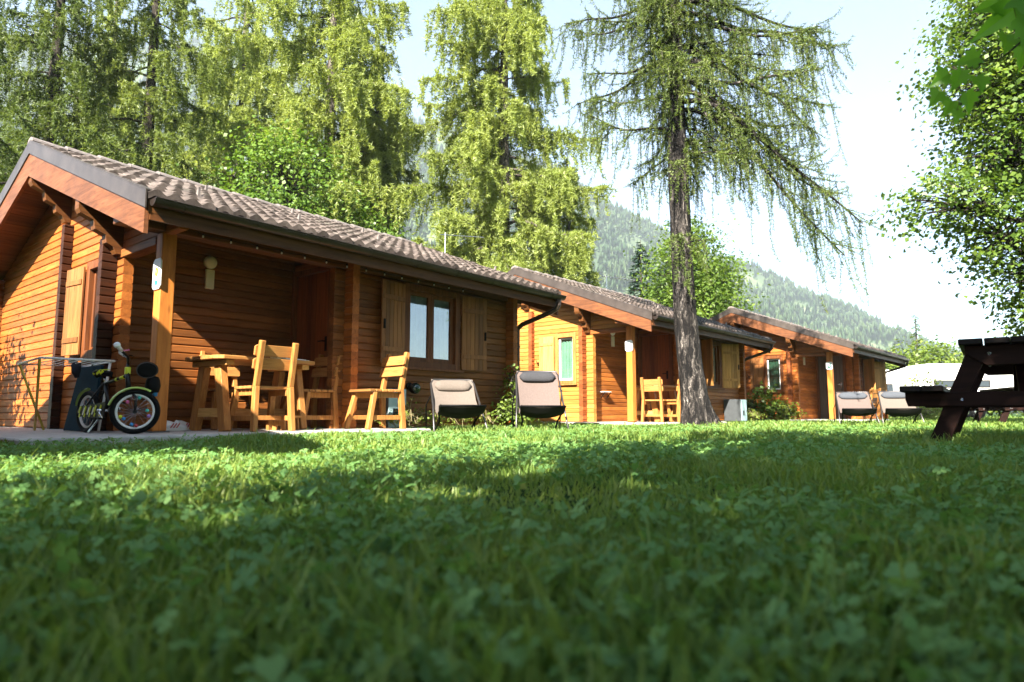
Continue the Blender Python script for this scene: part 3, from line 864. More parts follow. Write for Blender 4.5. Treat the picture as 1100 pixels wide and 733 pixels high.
    mb = MB(); mb.box((-.03, -.075, -.015), (.075, -.003, 1.99)); mb.box((-.03, W_ + .003, -.015), (.075, W_ + .075, 1.99)); mb.box((-.028, -.003, 1.925), (.075, W_ + .003, 1.985))
    mb.build('door_frame', M['trim'], dr, bevel=.004)
    mb = MB(); mb.box((.012, .06, .92), (.0195, .10, 1.10)); mb.tube([(.012, .08, 1.04), (-.035, .08, 1.04), (-.035, .17, 1.04)], .009, 6)
    mb.build('handle', M['black'] if door_mat == 'door' else M['chrome'], dr)
    # --- gable window (faces -x), single leaf shutter beside it
    wd = empty('window', (0, GWIN[0], GWIN[2])); wd.parent = root
    w, h = GWIN[1] - GWIN[0], GWIN[3] - GWIN[2]
    mb = MB(); t = .055
    mb.box((-.022, -.06, -.05), (.09, t - .03, h + .06)); mb.box((-.022, w - .025, -.05), (.09, w + .06, h + .06)); mb.box((-.0215, t - .03, h - .035), (.09, w - .025, h + .058)); mb.box((-.0215, t - .03, -.048), (.09, w - .025, .03))
    mb.build('frame', M[trim], wd, bevel=.004)
    mb = MB(); mb.box((.03, .026, .031), (.06, .066, h - .036)); mb.box((.03, w - .066, .031), (.06, w - .026, h - .036)); mb.box((.031, .066, h - .076), (.06, w - .066, h - .036)); mb.box((.031, .066, .031), (.06, w - .066, .071))
    mb.build('sash', M['trim'] if gable_closed else M['white'], wd, bevel=.003)
    mb = MB(); mb.box((.042, .066, .071), (.046, w - .066, h - .076)); mb.build('pane', M['glass'], wd)
    mb = MB(); mb.box((-.05, -.08, -.075), (.0, w + .08, -.052)); mb.build('sill', M[trim], wd, bevel=.004)
    cs = place(curtain_sheet(w - .03, h - .06, 5, .012, seed), lambda v: Vector((.085 + v.y, v.x + .015, v.z + .03)))
    cs.build('curtain', M[gcur], wd, smooth=True)
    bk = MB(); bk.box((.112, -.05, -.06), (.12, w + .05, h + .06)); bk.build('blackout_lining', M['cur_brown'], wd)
    sh = MB(); shutter_leaf(sh, .40, 1.0, 4); sh.box((.02, -.040, .14), (.38, -.028, .20)); sh.box((.02, -.040, .80), (.38, -.028, .86))
    ca, sa = math.cos(ajar), math.sin(ajar)
    place(sh, lambda v: Vector((-.024 - v.x * sa + v.y * ca, w + .065 + v.x * ca + v.y * sa, v.z - .01)))
    sl = sh.build('shutter', M[shut], wd, bevel=.003)
    hk = MB(); hk.box((-.065, w + .46, .42), (-.06 + .055, w + .52, .445)); hk.tube([(-.055, w + .52, .43), (-.055, w + .55, .50)], .008, 5); hk.build('shutter_stop', M['black'], sl)
    hk = MB(); hk.box((-.05, w + .20, -.10), (-.001, w + .34, -.06)); hk.build('shutter_rest', M['black'], wd)
    # --- front window (faces -y), two sashes, shutters folded out on each side
    fwn = empty('window', (FWIN[0], 0, FWIN[2])); fwn.parent = root
    w, h = FWIN[1] - FWIN[0], FWIN[3] - FWIN[2]
    mb = MB()
    mb.box((-.06, -.03, -.05), (.035, .09, h + .05)); mb.box((w - .035, -.03, -.05), (w + .06, .09, h + .05)); mb.box((.035, -.0295, h - .035), (w - .035, .09, h + .048)); mb.box((.035, -.0295, -.048), (w - .035, .09, .03))
    mb.build('frame', M['trim'], fwn, bevel=.004)
    for k in (0, 1):
        a = .037 + k * (w / 2 - .035); b = a + w / 2 - .039
        mb = MB(); z0, z1 = .032, h - .037
        mb.box((a, .02, z0), (a + .055, .06, z1)); mb.box((b - .055, .02, z0), (b, .06, z1)); mb.box((a + .055, .021, z1 - .055), (b - .055, .06, z1)); mb.box((a + .055, .021, z0), (b - .055, .06, z0 + .06))
        sash = mb.build('sash', M['trim'], fwn, bevel=.003)
        mb = MB(); mb.box((a + .055, .038, z0 + .06), (b - .055, .042, z1 - .055)); mb.build('pane', M['glass'], sash)
    cs = place(curtain_sheet(w - .06, h - .04, 8, .03, seed + 3), lambda v: Vector((v.x + .03, .08 + v.y * .8, v.z + .02)))
    cs.build('curtain', M[fcur], fwn, smooth=True)
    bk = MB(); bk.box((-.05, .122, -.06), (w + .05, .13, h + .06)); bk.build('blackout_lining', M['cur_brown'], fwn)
    mb = MB(); mb.box((-.10, -.085, -.085), (w + .10, -.032, -.052)); mb.build('sill', M['trim'], fwn, bevel=.004)
    for k in (0, 1):
        sh = MB(); shutter_leaf(sh, .44, 1.06, 6); sh.box((.02, -.042, .16), (.42, -.028, .22)); sh.box((.02, -.042, .82), (.42, -.028, .88))
        ang = R(8 if k == 0 else 12)
        if fshut == 'shutter_pale': ang = R(55 if k == 0 else 40)
        ca, sa = math.cos(ang), math.sin(ang)
        if k == 0: fn = lambda v: Vector((-.07 - v.x * ca - v.y * sa * 0, -.032 - v.x * sa + v.y, v.z - .04))
        else: fn = lambda v: Vector((w + .07 + v.x * ca, -.032 - v.x * sa + v.y, v.z - .04))
        place(sh, fn)
        so = sh.build('shutter', M[fshut], fwn, bevel=.003)
        mb = MB(); xq = -.07 - .40 * ca if k == 0 else w + .07 + .40 * ca
        mb.box((xq - .012, -.032 - .40 * sa - .05, .40), (xq + .012, -.032 - .40 * sa - .03, .52)); mb.build('latch', M['black'], so)
    return root

def patio(loc, rz, a, b, name='patio'):
    mb = MB(); mb.box((a[0], a[1], GROUND - .1), (b[0], b[1], 0))
    o = mb.build(name, M['concrete'], None, bevel=.012); o.location = loc; o.rotation_euler = (0, 0, rz); o['kind'] = 'structure'
    return o
C1 = (2.69, 6.46, 0.0)
def cab_loc(dx, dy): return (2.69 + dx, 6.46 + dy, 0.0)
CABS = [(cab_loc(0, 0), 0.0), (cab_loc(8.8, -.2), -.04), (cab_loc(17.25, -1.85), -.06), (cab_loc(-8.3, -2.9), 0.0)]
cabin(*CABS[0], 'nearest log cabin, dark honey boards, lime and black bicycle standing beside its porch post', 'dark_x', 'wall_y', 'ends_shaded', 'trim', 'shutter', 'cur_brown', 'cur_sky', 'door', seed=11, gable_closed=True, ajar=R(6))
cabin(*CABS[1], 'bright yellow sided log cabin with mint curtain, standing behind the big larch trunk', 'red_x', 'glare_y', 'ends_red', 'trim_pale', 'shutter_pale', 'cur_green', 'cur_sky', 'door', seed=12, fshut='shutter_pale')
cabin(*CABS[2], 'farthest and smallest looking log cabin, dark green curtain and grey glazed door in its porch', 'wall_x', 'wall_y', 'ends_red', 'trim', 'shutter', 'cur_dark', 'cur_brown', 'door_grey', seed=13, fshut='shutter_pale')
cabin(*CABS[3], 'log cabin beyond the left edge whose roof shades the lawn', 'wall_x', 'wall_y', 'ends_red', 'trim', 'shutter', 'cur_brown', 'cur_sky', 'door', seed=14)
def to_world(i, p):
    (lx, ly, lz), a = CABS[i]; c, s = math.cos(a), math.sin(a)
    return (lx + c * p[0] - s * p[1], ly + s * p[0] + c * p[1], lz + p[2])
for i in range(4):
    patio(CABS[i][0], CABS[i][1], (-1.25 if i == 0 else -.5, -.85), (2.75 if i == 0 else 2.4, 1.07))
p = MB(); p.box((-1.25, 1.08, GROUND - .1), (-.003, 4.6, -.003)); o = p.build('path', M['concrete'], None, bevel=.01); o.location = C1; o['kind'] = 'structure'
for i in range(4):
    mb = MB(); mb.box((0.004, 1.09, GROUND - .1), (5.22, 5.28, -.004)); mb.box((2.12, .005, GROUND - .1), (5.22, 1.085, -.0045))
    o = mb.build('foundation', M['concrete'], None); o.location = CABS[i][0]; o.rotation_euler = (0, 0, CABS[i][1]); o['kind'] = 'structure'
# ------------------------------------------------------------------ things on the cabins
def wall_lamp(i, label):
    root = empty('wall_lamp', to_world(i, (.98, 1.08, 1.84)), CABS[i][1]); tag(root, label, 'lamp', 'round porch lamps')
    mb = MB(); mb.lathe([(0, -.012), (.075, -.012), (.075, -.001), (0, -.001)], (0, 0, .10), 'y', 24); mb.build('base', M['panel'], root)
    mb = MB(); prof = [(.078 * math.cos(t), -.013 - .055 * math.sin(t)) for t in np.linspace(0, math.pi / 2, 9)]
    mb.lathe(prof, (0, 0, .10), 'y', 28); mb.build('globe', M['globe'], root, smooth=True)
    mb = MB(); mb.box((-.05, -.035, -.215), (.05, -.001, .012)); b = mb.build('housing', M['panel'], root, bevel=.004)
    mb = MB()
    for k in range(5): mb.box((-.036 + k * .016, -.0385, -.19), (-.028 + k * .016, -.036, -.02))
    mb.box((-.045, -.040, -.21), (.045, -.036, -.198)); mb.build('grille', M['globe'], b)
wall_lamp(0, 'round porch lamp with oblong housing on the nearest cabin, above the trestle table')
wall_lamp(1, 'round porch lamp with oblong housing on the yellow sided cabin')
wall_lamp(2, 'round porch lamp with oblong housing on the farthest cabin')

def post_sign(i, label, kind):
    root = empty('post_sign', to_world(i, (-.012, .055, 1.50)), CABS[i][1]); tag(root, label, 'sign', 'white plates on the porch posts')
    hw, hh = .085, .15 if kind == 0 else .11
    c = .03
    poly = [(-hw, -hh + c), (-hw + c, -hh), (hw - c, -hh), (hw, -hh + c), (hw, hh - c), (hw - c, hh), (-hw + c, hh), (-hw, hh - c)]
    mb = MB(); mb.prism(poly, lambda p: (0, p[0], p[1]), lambda p: (-.012, p[0], p[1])); mb.build('plate', M['white'], root, bevel=.002)
    if kind == 0:
        mb = MB(); mb.prism([(.035 * math.cos(t), .02 + .045 * math.sin(t)) for t in np.linspace(0, 2 * math.pi, 14, endpoint=False)], lambda p: (-.0125, p[0], p[1]), lambda p: (-.0155, p[0], p[1])); mb.build('emblem', M['signyellow'], root)
        mb = MB(); mb.prism([(.014 * math.cos(t), .02 + .018 * math.sin(t)) for t in np.linspace(0, 2 * math.pi, 10, endpoint=False)], lambda p: (-.016, p[0], p[1]), lambda p: (-.0175, p[0], p[1])); mb.build('emblem', M['signgreen'], root)
        mb = MB(); mb.prism([(-.03, -.11), (.025, -.105), (.035, -.07), (0, -.055), (-.03, -.075)], lambda p: (-.0125, p[0], p[1]), lambda p: (-.0145, p[0], p[1])); mb.build('emblem', M['signgreen'], root)
    if kind == 2:
        mb = MB()
        mb.prism([(-.05, .045), (-.022, .055), (-.018, -.01), (0, -.03), (.018, -.01), (.022, .055), (.05, .045), (.045, -.03), (.02, -.062), (-.02, -.062), (-.045, -.03)], lambda p: (-.0125, p[0], p[1]), lambda p: (-.0145, p[0], p[1]))
        mb.build('emblem', M['signgreen'], root)
post_sign(0, 'white plate with yellow and green marks on the nearest porch post', 0)
post_sign(1, 'blank white plate on the porch post of the yellow sided cabin', 1)
post_sign(2, 'white plate with a green curved mark on the farthest porch post', 2)

# little bulbs strung under the nearest eave
root = empty('string_lights', to_world(0, (.3, -.05, 1.955))); tag(root, 'string of little clear bulbs along the eave beam of the nearest cabin', 'string lights')
mb = MB(); pts = [(x * .29, .004, -.012 * math.sin(math.pi * (x % 1.0001))) for x in np.linspace(0, 14, 57)]
mb.tube(pts, .0035, 4); mb.build('cable', M['black'], root)
for k in range(14):
    mb = MB(); mb.lathe([(0, -.042), (.006, -.041), (.0095, -.034), (.009, -.026), (.006, -.018)], (k * .29 + .05, 0, 0), 'z', 10); b = mb.build('bulb', M['globe'], root, smooth=True)
    mb = MB(); mb.lathe([(.009, -.018), (.009, .002), (0, .002)], (k * .29 + .05, 0, 0), 'z', 8); mb.build('socket', M['black'], b)

def cabinet(i, x, label, h=.52, w=.30, y=-.012):
    root = empty('meter_cabinet', to_world(i, (x, y, -.07)), CABS[i][1]); tag(root, label, 'cabinet', 'pale meter cabinets on the cabin fronts')
    d = .10 if i == 0 else .42
    mb = MB(); mb.box((-w / 2, -d, .06), (w / 2, -.001, h + .06)); mb.build('case', M['cabinet_side'], root, bevel=.006)
    mb = MB(); mb.box((-w / 2 + .008, -d - .014, .07), (w / 2 - .008, -d - .001, h + .05)); dd = mb.build('door_panel', M['cabinet'], root, bevel=.003)
    mb = MB(); mb.box((-.075, -d - .019, .20), (.0, -d - .0145, .31)); mb.build('meter_window', M['blackp'], dd)
    mb = MB(); mb.box((w / 2 - .05, -d - .022, .28), (w / 2 - .035, -d - .0145, .33)); mb.build('handle', M['chrome'], dd)
cabinet(0, 2.86, 'pale blue grey meter cabinet low on the nearest cabin wall behind the lone chair', .50, .30)
cabinet(1, 4.35, 'pale grey green meter cabinet standing beside the big larch trunk', .52, .34)

root = empty('spotlight', to_world(0, (3.15, -.002, .50))); tag(root, 'small round dark spotlight under the nearest cabin window', 'lamp')
mb = MB(); mb.lathe([(0, -.001), (.05, -.001), (.05, -.02), (.02, -.03), (.02, -.05), (0, -.05)], (0, 0, .03), 'y', 14); mb.build('bracket', M['black'], root)
mb = MB(); mb.lathe([(0, -.02), (.05, -.025), (.07, -.06), (.072, -.12), (.064, -.125)], (0, -.03, 0), 'y', 20); mb.build('shade', M['blackp'], root, smooth=True)
mb = MB(); mb.lathe([(.063, -.122), (.055, -.145), (.03, -.16), (0, -.165)], (0, -.03, 0), 'y', 20); mb.build('lens', M['darkglass'], root, smooth=True)

root = empty('wall_shelf', to_world(1, (.62, 1.08, .62)), CABS[1][1]); tag(root, 'small white folding shelf on the sunny porch wall of the yellow sided cabin', 'shelf')
mb = MB(); mb.box((-.16, -.12, .0), (.12, -.003, .016)); mb.build('shelf_board', M['white'], root, bevel=.003)
mb = MB(); mb.bar((.10, -.01, -.12), (.10, -.11, -.002), .015, .015); mb.build('strut', M['black'], root); mb = MB(); mb.bar((-.12, -.01, -.12), (-.12, -.11, -.002), .015, .015); mb.build('strut', M['black'], root)

def aerial(i, p, h, rz, label):
    root = empty('aerial', to_world(i, p), CABS[i][1] + rz); tag(root, label, 'aerial', 'television aerials on the cabin roofs')
    mb = MB(); mb.tube([(0, 0, -.3), (0, 0, h)], .016, 8); mb.build('mast', M['chrome'], root)
    mb = MB(); mb.tube([(-.15, 0, h - .06), (1.0, 0, h - .06)], .010, 6)
    for k in range(10):
        x = -.1 + k * .115; l = .26 - k * .012
        mb.tube([(x, -l, h - .06), (x, l, h - .06)], .004, 5)
    mb.build('antenna', M['chrome'], root)
aerial(1, (-.05, 5.35, 0), 4.75, R(-35), 'thin television aerial on a tall pole behind the yellow sided cabin')
aerial(1, (3.6, 2.9, rt(2.9) + .05), .62, R(-20), 'thin television aerial on the ridge of the yellow sided cabin')

# ------------------------------------------------------------------ rustic chairs and tables
CHAIRS = 'rustic wooden patio chairs'
def make_chair():
    root = empty('wooden_chair'); tag(root, 'x', 'chair', CHAIRS)
    # faces +y; width along x
    hw, dp, sh = .20, .40, .44
    for sx in (-1, 1):
        mb = MB(); mb.bar((sx * (hw + .03), dp / 2 + .07, 0), (sx * (hw - .01), dp / 2 - .03, sh - .022), .062, .05, (0, 1, 0)); mb.build('leg', M['furn'], root, bevel=.005)
        mb = MB(); mb.bar((sx * (hw + .005), -dp / 2 - .015, 0), (sx * (hw - .015), -dp / 2 + .01, sh), .05, .065, (0, 1, 0)); mb.bar((sx * (hw - .015), -dp / 2 + .01, sh), (sx * (hw - .02), -dp / 2 - .075, .89), .05, .055, (0, 1, 0)); mb.build('leg', M['furn'], root, bevel=.005)
    mb = MB()
    for k in range(5):
        y = -dp / 2 + .045 + k * .083
        mb.box((-hw - .025, y, sh - .020), (hw + .025, y + .074, sh + .010))
    mb.build('seat', M['furn_x'], root, bevel=.005)
    mb = MB(); mb.box((-hw + .016, -dp / 2 + .045, sh - .085), (-hw + .040, dp / 2 - .03, sh - .024)); mb.build('apron', M['furn'], root, bevel=.003); mb = MB(); mb.box((hw - .040, -dp / 2 + .045, sh - .085), (hw - .016, dp / 2 - .03, sh - .024)); mb.build('apron', M['furn'], root, bevel=.003)
    mb = MB()
    for sx in (-1, 1): mb.bar((sx * (hw - .0), -dp / 2 + .01, .13), (sx * (hw + .005), dp / 2 + .03, .13), .026, .05)
    mb.bar((-hw + .01, -.02, .132), (hw - .01, -.02, .132), .03, .045); mb.build('stretcher', M['furn'], root, bevel=.003)
    for z in (.665, .795):
        mb = MB(); yb = -dp / 2 + .035 - (z - sh) * .19
        poly = [(-hw - .03, -.045), (-hw - .015, -.055), (hw + .015, -.055), (hw + .03, -.045), (hw + .03, .04), (hw + .008, .055), (-hw - .008, .055), (-hw - .03, .04)]
        mb.prism(poly, lambda p: (p[0], yb + .002 - p[1] * .19, z + p[1]), lambda p: (p[0], yb + .030 - p[1] * .19, z + p[1])); mb.build('backrest', M['furn_x'], root, bevel=.003)
    return root
chair0 = make_chair(); used = []
def put_chair(x, y, a, label, z=0.0):
    o = chair0 if not used else copy_tree(chair0)
    used.append(1); o.location = (x, y, z); o.rotation_euler = (0, 0, a); o['label'] = label
    return o
put_chair(3.64, 6.20, R(-2), 'wooden chair at the trestle table, its back turned to the lawn')
put_chair(4.50, 6.66, R(92), 'wooden chair at the right end of the trestle table, in front of the dark door')
put_chair(3.80, 7.26, R(176), 'wooden chair behind the trestle table against the porch wall')
put_chair(4.97, 6.02, R(84), 'lone wooden chair standing left of the nearest cabin window')

def trestle_table(x, y, a, label):
    root = empty('trestle_table', (x, y, 0), a); tag(root, label, 'table', 'wooden trestle tables on the porches')
    mb = MB(); L, W = .59, .37
    for k in range(5):
        y0 = -W + k * (2 * W / 5) + .002; y1 = y0 + 2 * W / 5 - .004
        if k == 0: poly = [(-L + .06, y0), (L - .06, y0), (L, y1 - .05), (L, y1), (-L, y1), (-L, y1 - .05)]
        elif k == 4: poly = [(-L, y0), (L, y0), (L, y0 + .05), (L - .06, y1), (-L + .06, y1), (-L, y0 + .05)]
        else: poly = [(-L, y0), (L, y0), (L, y1), (-L, y1)]
        mb.prism(poly, lambda p: (p[0], p[1], .712), lambda p: (p[0], p[1], .752))
    mb.build('tabletop', M['furn_x'], root, bevel=.006)
    for sx in (-1, 1):
        for sy in (-1, 1):
            mb = MB(); mb.bar((sx * .44, sy * .29, 0), (sx * .44, sy * .15, .66), .075, .12, (0, 1, 0)); mb.build('leg', M['furn'], root, bevel=.006)
        mb = MB(); mb.box((sx * .44 - .045, -.33, .655), (sx * .44 + .045, .33, .7105)); mb.build('crosspiece', M['furn_y'], root, bevel=.005)
        mb = MB(); mb.box((sx * .44 - .03, -.235, .14), (sx * .44 + .03, .235, .23)); mb.build('crosspiece', M['furn_y'], root, bevel=.005)
    mb = MB(); mb.box((-.40, -.04, .145), (.40, .04, .225)); mb.build('stretcher', M['furn_x'], root, bevel=.005)
    return root
trestle_table(3.74, 6.62, R(2), 'wooden trestle table under the porch lamp of the nearest cabin')
root = empty('candle_box', (3.92, 6.45, .752), R(20)); tag(root, 'small cream yellow box on the trestle table', 'box')
mb = MB(); mb.box((-.045, -.045, 0), (.045, .045, .085)); mb.build('carton', plain("cream carton", (.75, .55, .25), .6), root, bevel=.003)
mb = MB(); mb.box((-.047, -.047, .0855), (.047, .047, .10)); mb.build('lid', M['paper'], root, bevel=.003)
mb = MB(); mb.prism([(-.17, -.11), (.17, -.13), (.19, .12), (-.15, .13)], lambda p: (p[0], p[1], 0), lambda p: (p[0] * 1.04, p[1] * 1.05, .018))
mb.prism([(-.15, -.09), (.15, -.11), (.17, .10), (-.13, .11)], lambda p: (p[0], p[1], .0185), lambda p: (p[0] * 1.01, p[1], .026))
o = mb.build('magazine', M['paper'], None, bevel=.002); o.location = (4.12, 6.52, .753); o.rotation_euler = (0, 0, R(15)); tag(o, 'white magazines lying at the right end of the trestle table', 'magazine')
# tiny step stool beneath
root = empty('footstool', (3.99, 6.33, 0), R(20)); tag(root, 'very low wooden footstool beside the trestle table', 'stool')
mb = MB(); mb.box((-.15, -.09, .13), (.15, -.003, .155)); mb.box((-.15, .003, .13), (.15, .09, .155)); mb.build('seat', M['furn_x'], root, bevel=.004)
for sx in (-1, 1):
    mb = MB(); mb.prism([(-.085, 0), (-.03, 0), (-.025, .05), (.025, .05), (.03, 0), (.085, 0), (.07, .129), (-.07, .129)], lambda p: (sx * .11 - .012, p[0], p[1]), lambda p: (sx * .11 + .012, p[0], p[1])); mb.build('leg', M['furn'], root, bevel=.003)

# shoes on the nearest porch
def shoe(x, y, a, label):
    root = empty('sneaker', (x, y, 0), a); tag(root, label, 'shoe', 'white striped sneakers left on the porch')
    prof = [(-.125, .036, .05), (-.11, .037, .085), (-.07, .038, .085), (-.03, .040, .075), (.02, .044, .058), (.07, .047, .045), (.11, .042, .038), (.135, .022, .03)]
    so = MB(); up = MB(); n = 12
    for mb_, lo, hi in ((so, 0, None), (up, None, None)):
        V = []; F = []
        for (x_, hw, hh) in prof:
            for k in range(n):
                t = math.pi * 2 * k / n
                if mb_ is so: V.append((x_, hw * 1.06 * math.cos(t), .012 + .012 * (1 if math.sin(t) > 0 else -1)))
                else: V.append((x_, hw * math.cos(t), .0245 + max(0, math.sin(t)) * hh + min(0, math.sin(t)) * .0))
        for i in range(len(prof) - 1):
            for k in range(n): F.append((i * n + k, i * n + (k + 1) % n, (i + 1) * n + (k + 1) % n, (i + 1) * n + k))
        F += [tuple(range(n))[::-1], tuple((len(prof) - 1) * n + k for k in range(n))]
        mb_.add(V, F)
    so.build('sole', M['paper'], root, smooth=True); up.build('upper', M['white'], root, smooth=True)
    st = MB()
    for k in range(3):
        x0 = -.02 + k * .028
        for sy in (-1, 1): st.bar((x0 - .012, sy * .047, .03), (x0 + .02, sy * .036, .075), .010, .006, (0, 1, 0))
    st.build('stripe', M['red'], root)
    mb = MB(); mb.lathe([(.026, 0), (.022, .004), (0, .004)], (-.08, 0, .106), 'z', 12); mb.build('opening', M['black'], root)
shoe(3.12, 7.02, R(-10), 'white striped sneaker nearer the bicycle wheel')
shoe(3.28, 7.10, R(15), 'white striped sneaker nearer the trestle table leg')

# ------------------------------------------------------------------ other porches
def porch_set(i, tx, ty, a, names, chairs):
    x, y, _ = to_world(i, (tx, ty, 0)); trestle_table(x, y, CABS[i][1] + a, names)
    for (cx_, cy_, ca, lab) in chairs:
        x, y, _ = to_world(i, (cx_, cy_, 0)); put_chair(x, y, CABS[i][1] + ca, lab)
porch_set(1, 1.22, .18, R(0), 'wooden trestle table on the porch of the yellow sided cabin, partly behind the larch',
          [(.70, -.10, R(-80), 'wooden chair at the left end of the yellow sided cabin porch table'),
           (.98, -.42, R(-10), 'wooden chair with its back to the lawn on the yellow sided cabin porch'),
           (1.55, -.48, R(12), 'wooden chair half hidden by the big larch trunk')])
put_chair(*to_world(2, (1.25, -.55, 0))[:2], R(-20), 'wooden chair on the farthest porch, behind the left one of the two far deckchairs')

# ------------------------------------------------------------------ canvas deckchairs
def deckchair(x, y, a, w, hgt, lab, sling, pillow, under='sling_dark'):
    root = empty('deckchair', (x, y, GROUND), a); tag(root, lab, 'deckchair', 'canvas deckchairs on the lawn')
    hw = w / 2; fm = MB(); r = .012
    top = Vector((0, .42, hgt)); foot = Vector((0, -.36, 0)); seatf = Vector((0, -.40, .32)); rear = Vector((0, .40, 0))
    # faces -y. back hoop
    hoop = [(-hw - .03, foot.y, 0), (-hw, .5 * (foot.y + top.y) - .02, hgt * .5), (-hw + .012, top.y - .05, hgt - .05), (-hw + .05, top.y, hgt), (hw - .05, top.y, hgt), (hw - .012, top.y - .05, hgt - .05), (hw, .5 * (foot.y + top.y) - .02, hgt * .5), (hw + .03, foot.y, 0)]
    fm.tube(hoop, r, 8); fm.build('back_frame', M['greymetal'], root, smooth=True)
    fm = MB()
    for sx in (-1, 1): fm.tube([(sx * (hw - .02), seatf.y, seatf.z + .01), (sx * (hw - .07), 0, .15), (sx * (hw - .06), rear.y, 0)], r * .95, 8)
    fm.tube([(-hw + .06, rear.y, .012), (hw - .06, rear.y, .012)], r * .9, 8); fm.tube([(-hw + .0, foot.y + .02, .03), (hw - .0, foot.y + .02, .03)], r * .8, 8)
    fm.tube([(-hw + .02, seatf.y, seatf.z + .012), (hw - .02, seatf.y, seatf.z + .012)], r, 8)
    fm.build('seat_frame', M['black'], root, smooth=True)
    fm = MB()
    for sx in (-1, 1):
        fm = MB(); fm.tube([(sx * (hw + .012), .20, hgt * .68), (sx * (hw + .03), .46, .35), (sx * (hw + .02), .50, 0)], r * .7, 6); fm.build('strut', M['black'], root, smooth=True)
    # sling: hangs from the hoop to the seat bar, sagging
    path = [(top.y - .005, hgt + .006), (top.y - .11, hgt * .83), (top.y - .23, hgt * .62), (.06, .33), (-.08, .255), (-.22, .25), (-.33, .285), (seatf.y - .01, seatf.z + .028)]
    V = []; F = []; nx = 9; pp = []
    for i in range(len(path) - 1):
        for t in np.linspace(0, 1, 4, endpoint=False): pp.append((path[i][0] * (1 - t) + path[i + 1][0] * t, path[i][1] * (1 - t) + path[i + 1][1] * t))
    pp.append(path[-1])
    for j, (yy, zz) in enumerate(pp):
        f = j / (len(pp) - 1); sag = .03 + (.032 * math.sin(math.pi * f)); ww = hw - .022
        for k in range(nx):
            u = -1 + 2 * k / (nx - 1); d = (1 - u * u) * sag
            V.append((u * ww, yy + d * .55 * (1 if f < .6 else .25), zz - d * (.35 if f < .6 else .95)))
    for j in range(len(pp) - 1):
        for k in range(nx - 1): F.append((j * nx + k, j * nx + k + 1, (j + 1) * nx + k + 1, (j + 1) * nx + k))
    mb = MB(); mb.add(V, F); mb.build('sling', M[sling], root, smooth=True)
    V2 = [(x_, y_ - .0, z_) for x_, y_, z_ in V]
    half = int(len(pp) * .70)
    Vu = [(v[0] * 1.004, v[1] - .004, v[2] - .012) for v in V2[half * nx:]]
    mb = MB(); m = len(pp) - half
    mb.add(Vu, [(j * nx + k, j * nx + k + 1, (j + 1) * nx + k + 1, (j + 1) * nx + k) for j in range(m - 1) for k in range(nx - 1)])
    mb.build('seat_sling', M[under], root, smooth=True)
    # headrest roll
    mb = MB(); V = []; F = []; n = 14; m = 11
    cy_, cz_ = top.y - .075, hgt - .075
    for j in range(m):
        u = -1 + 2 * j / (m - 1); s = (1 - abs(u) ** 6) ** .5 * .95 + .05
        for k in range(n):
            t = 2 * math.pi * k / n
            a_, b_ = .075 * math.cos(t) * s, .040 * math.sin(t) * s
            V.append((u * (hw - .05), cy_ + .45 * a_ - .9 * b_ - .025 + .02 * (1 - u * u), cz_ + .9 * a_ + .45 * b_))
    for j in range(m - 1):
        for k in range(n): F.append((j * n + k, j * n + (k + 1) % n, (j + 1) * n + (k + 1) % n, (j + 1) * n + k))
    F += [tuple(range(n))[::-1], tuple((m - 1) * n + k for k in range(n))]
    mb.add(V, F); mb.build('headrest', M[pillow], root, smooth=True)
    return root
def dk(px, depth): return col_at(px, depth)
x, y = dk(491, 7.75); deckchair(x, y, R(-37), .56, .66, 'taupe deckchair with matching headrest, lowest, in front of the nearest cabin window', 'sling', 'sling')
x, y = dk(580, 8.3); deckchair(x, y, R(-48), .58, .80, 'taller deckchair with charcoal headrest at the nearest cabin corner', 'sling_rust', 'pillow_dark')
x, y = dk(920, 13.2); deckchair(x, y, R(-70), .64, .68, 'far deckchair with blue grey headrest, in front of the farthest porch', 'sling_rust', 'pillow_grey')
x, y = dk(967, 13.0); deckchair(x, y, R(-72), .64, .69, 'far deckchair partly hidden behind the dark picnic bench', 'sling', 'pillow_grey')
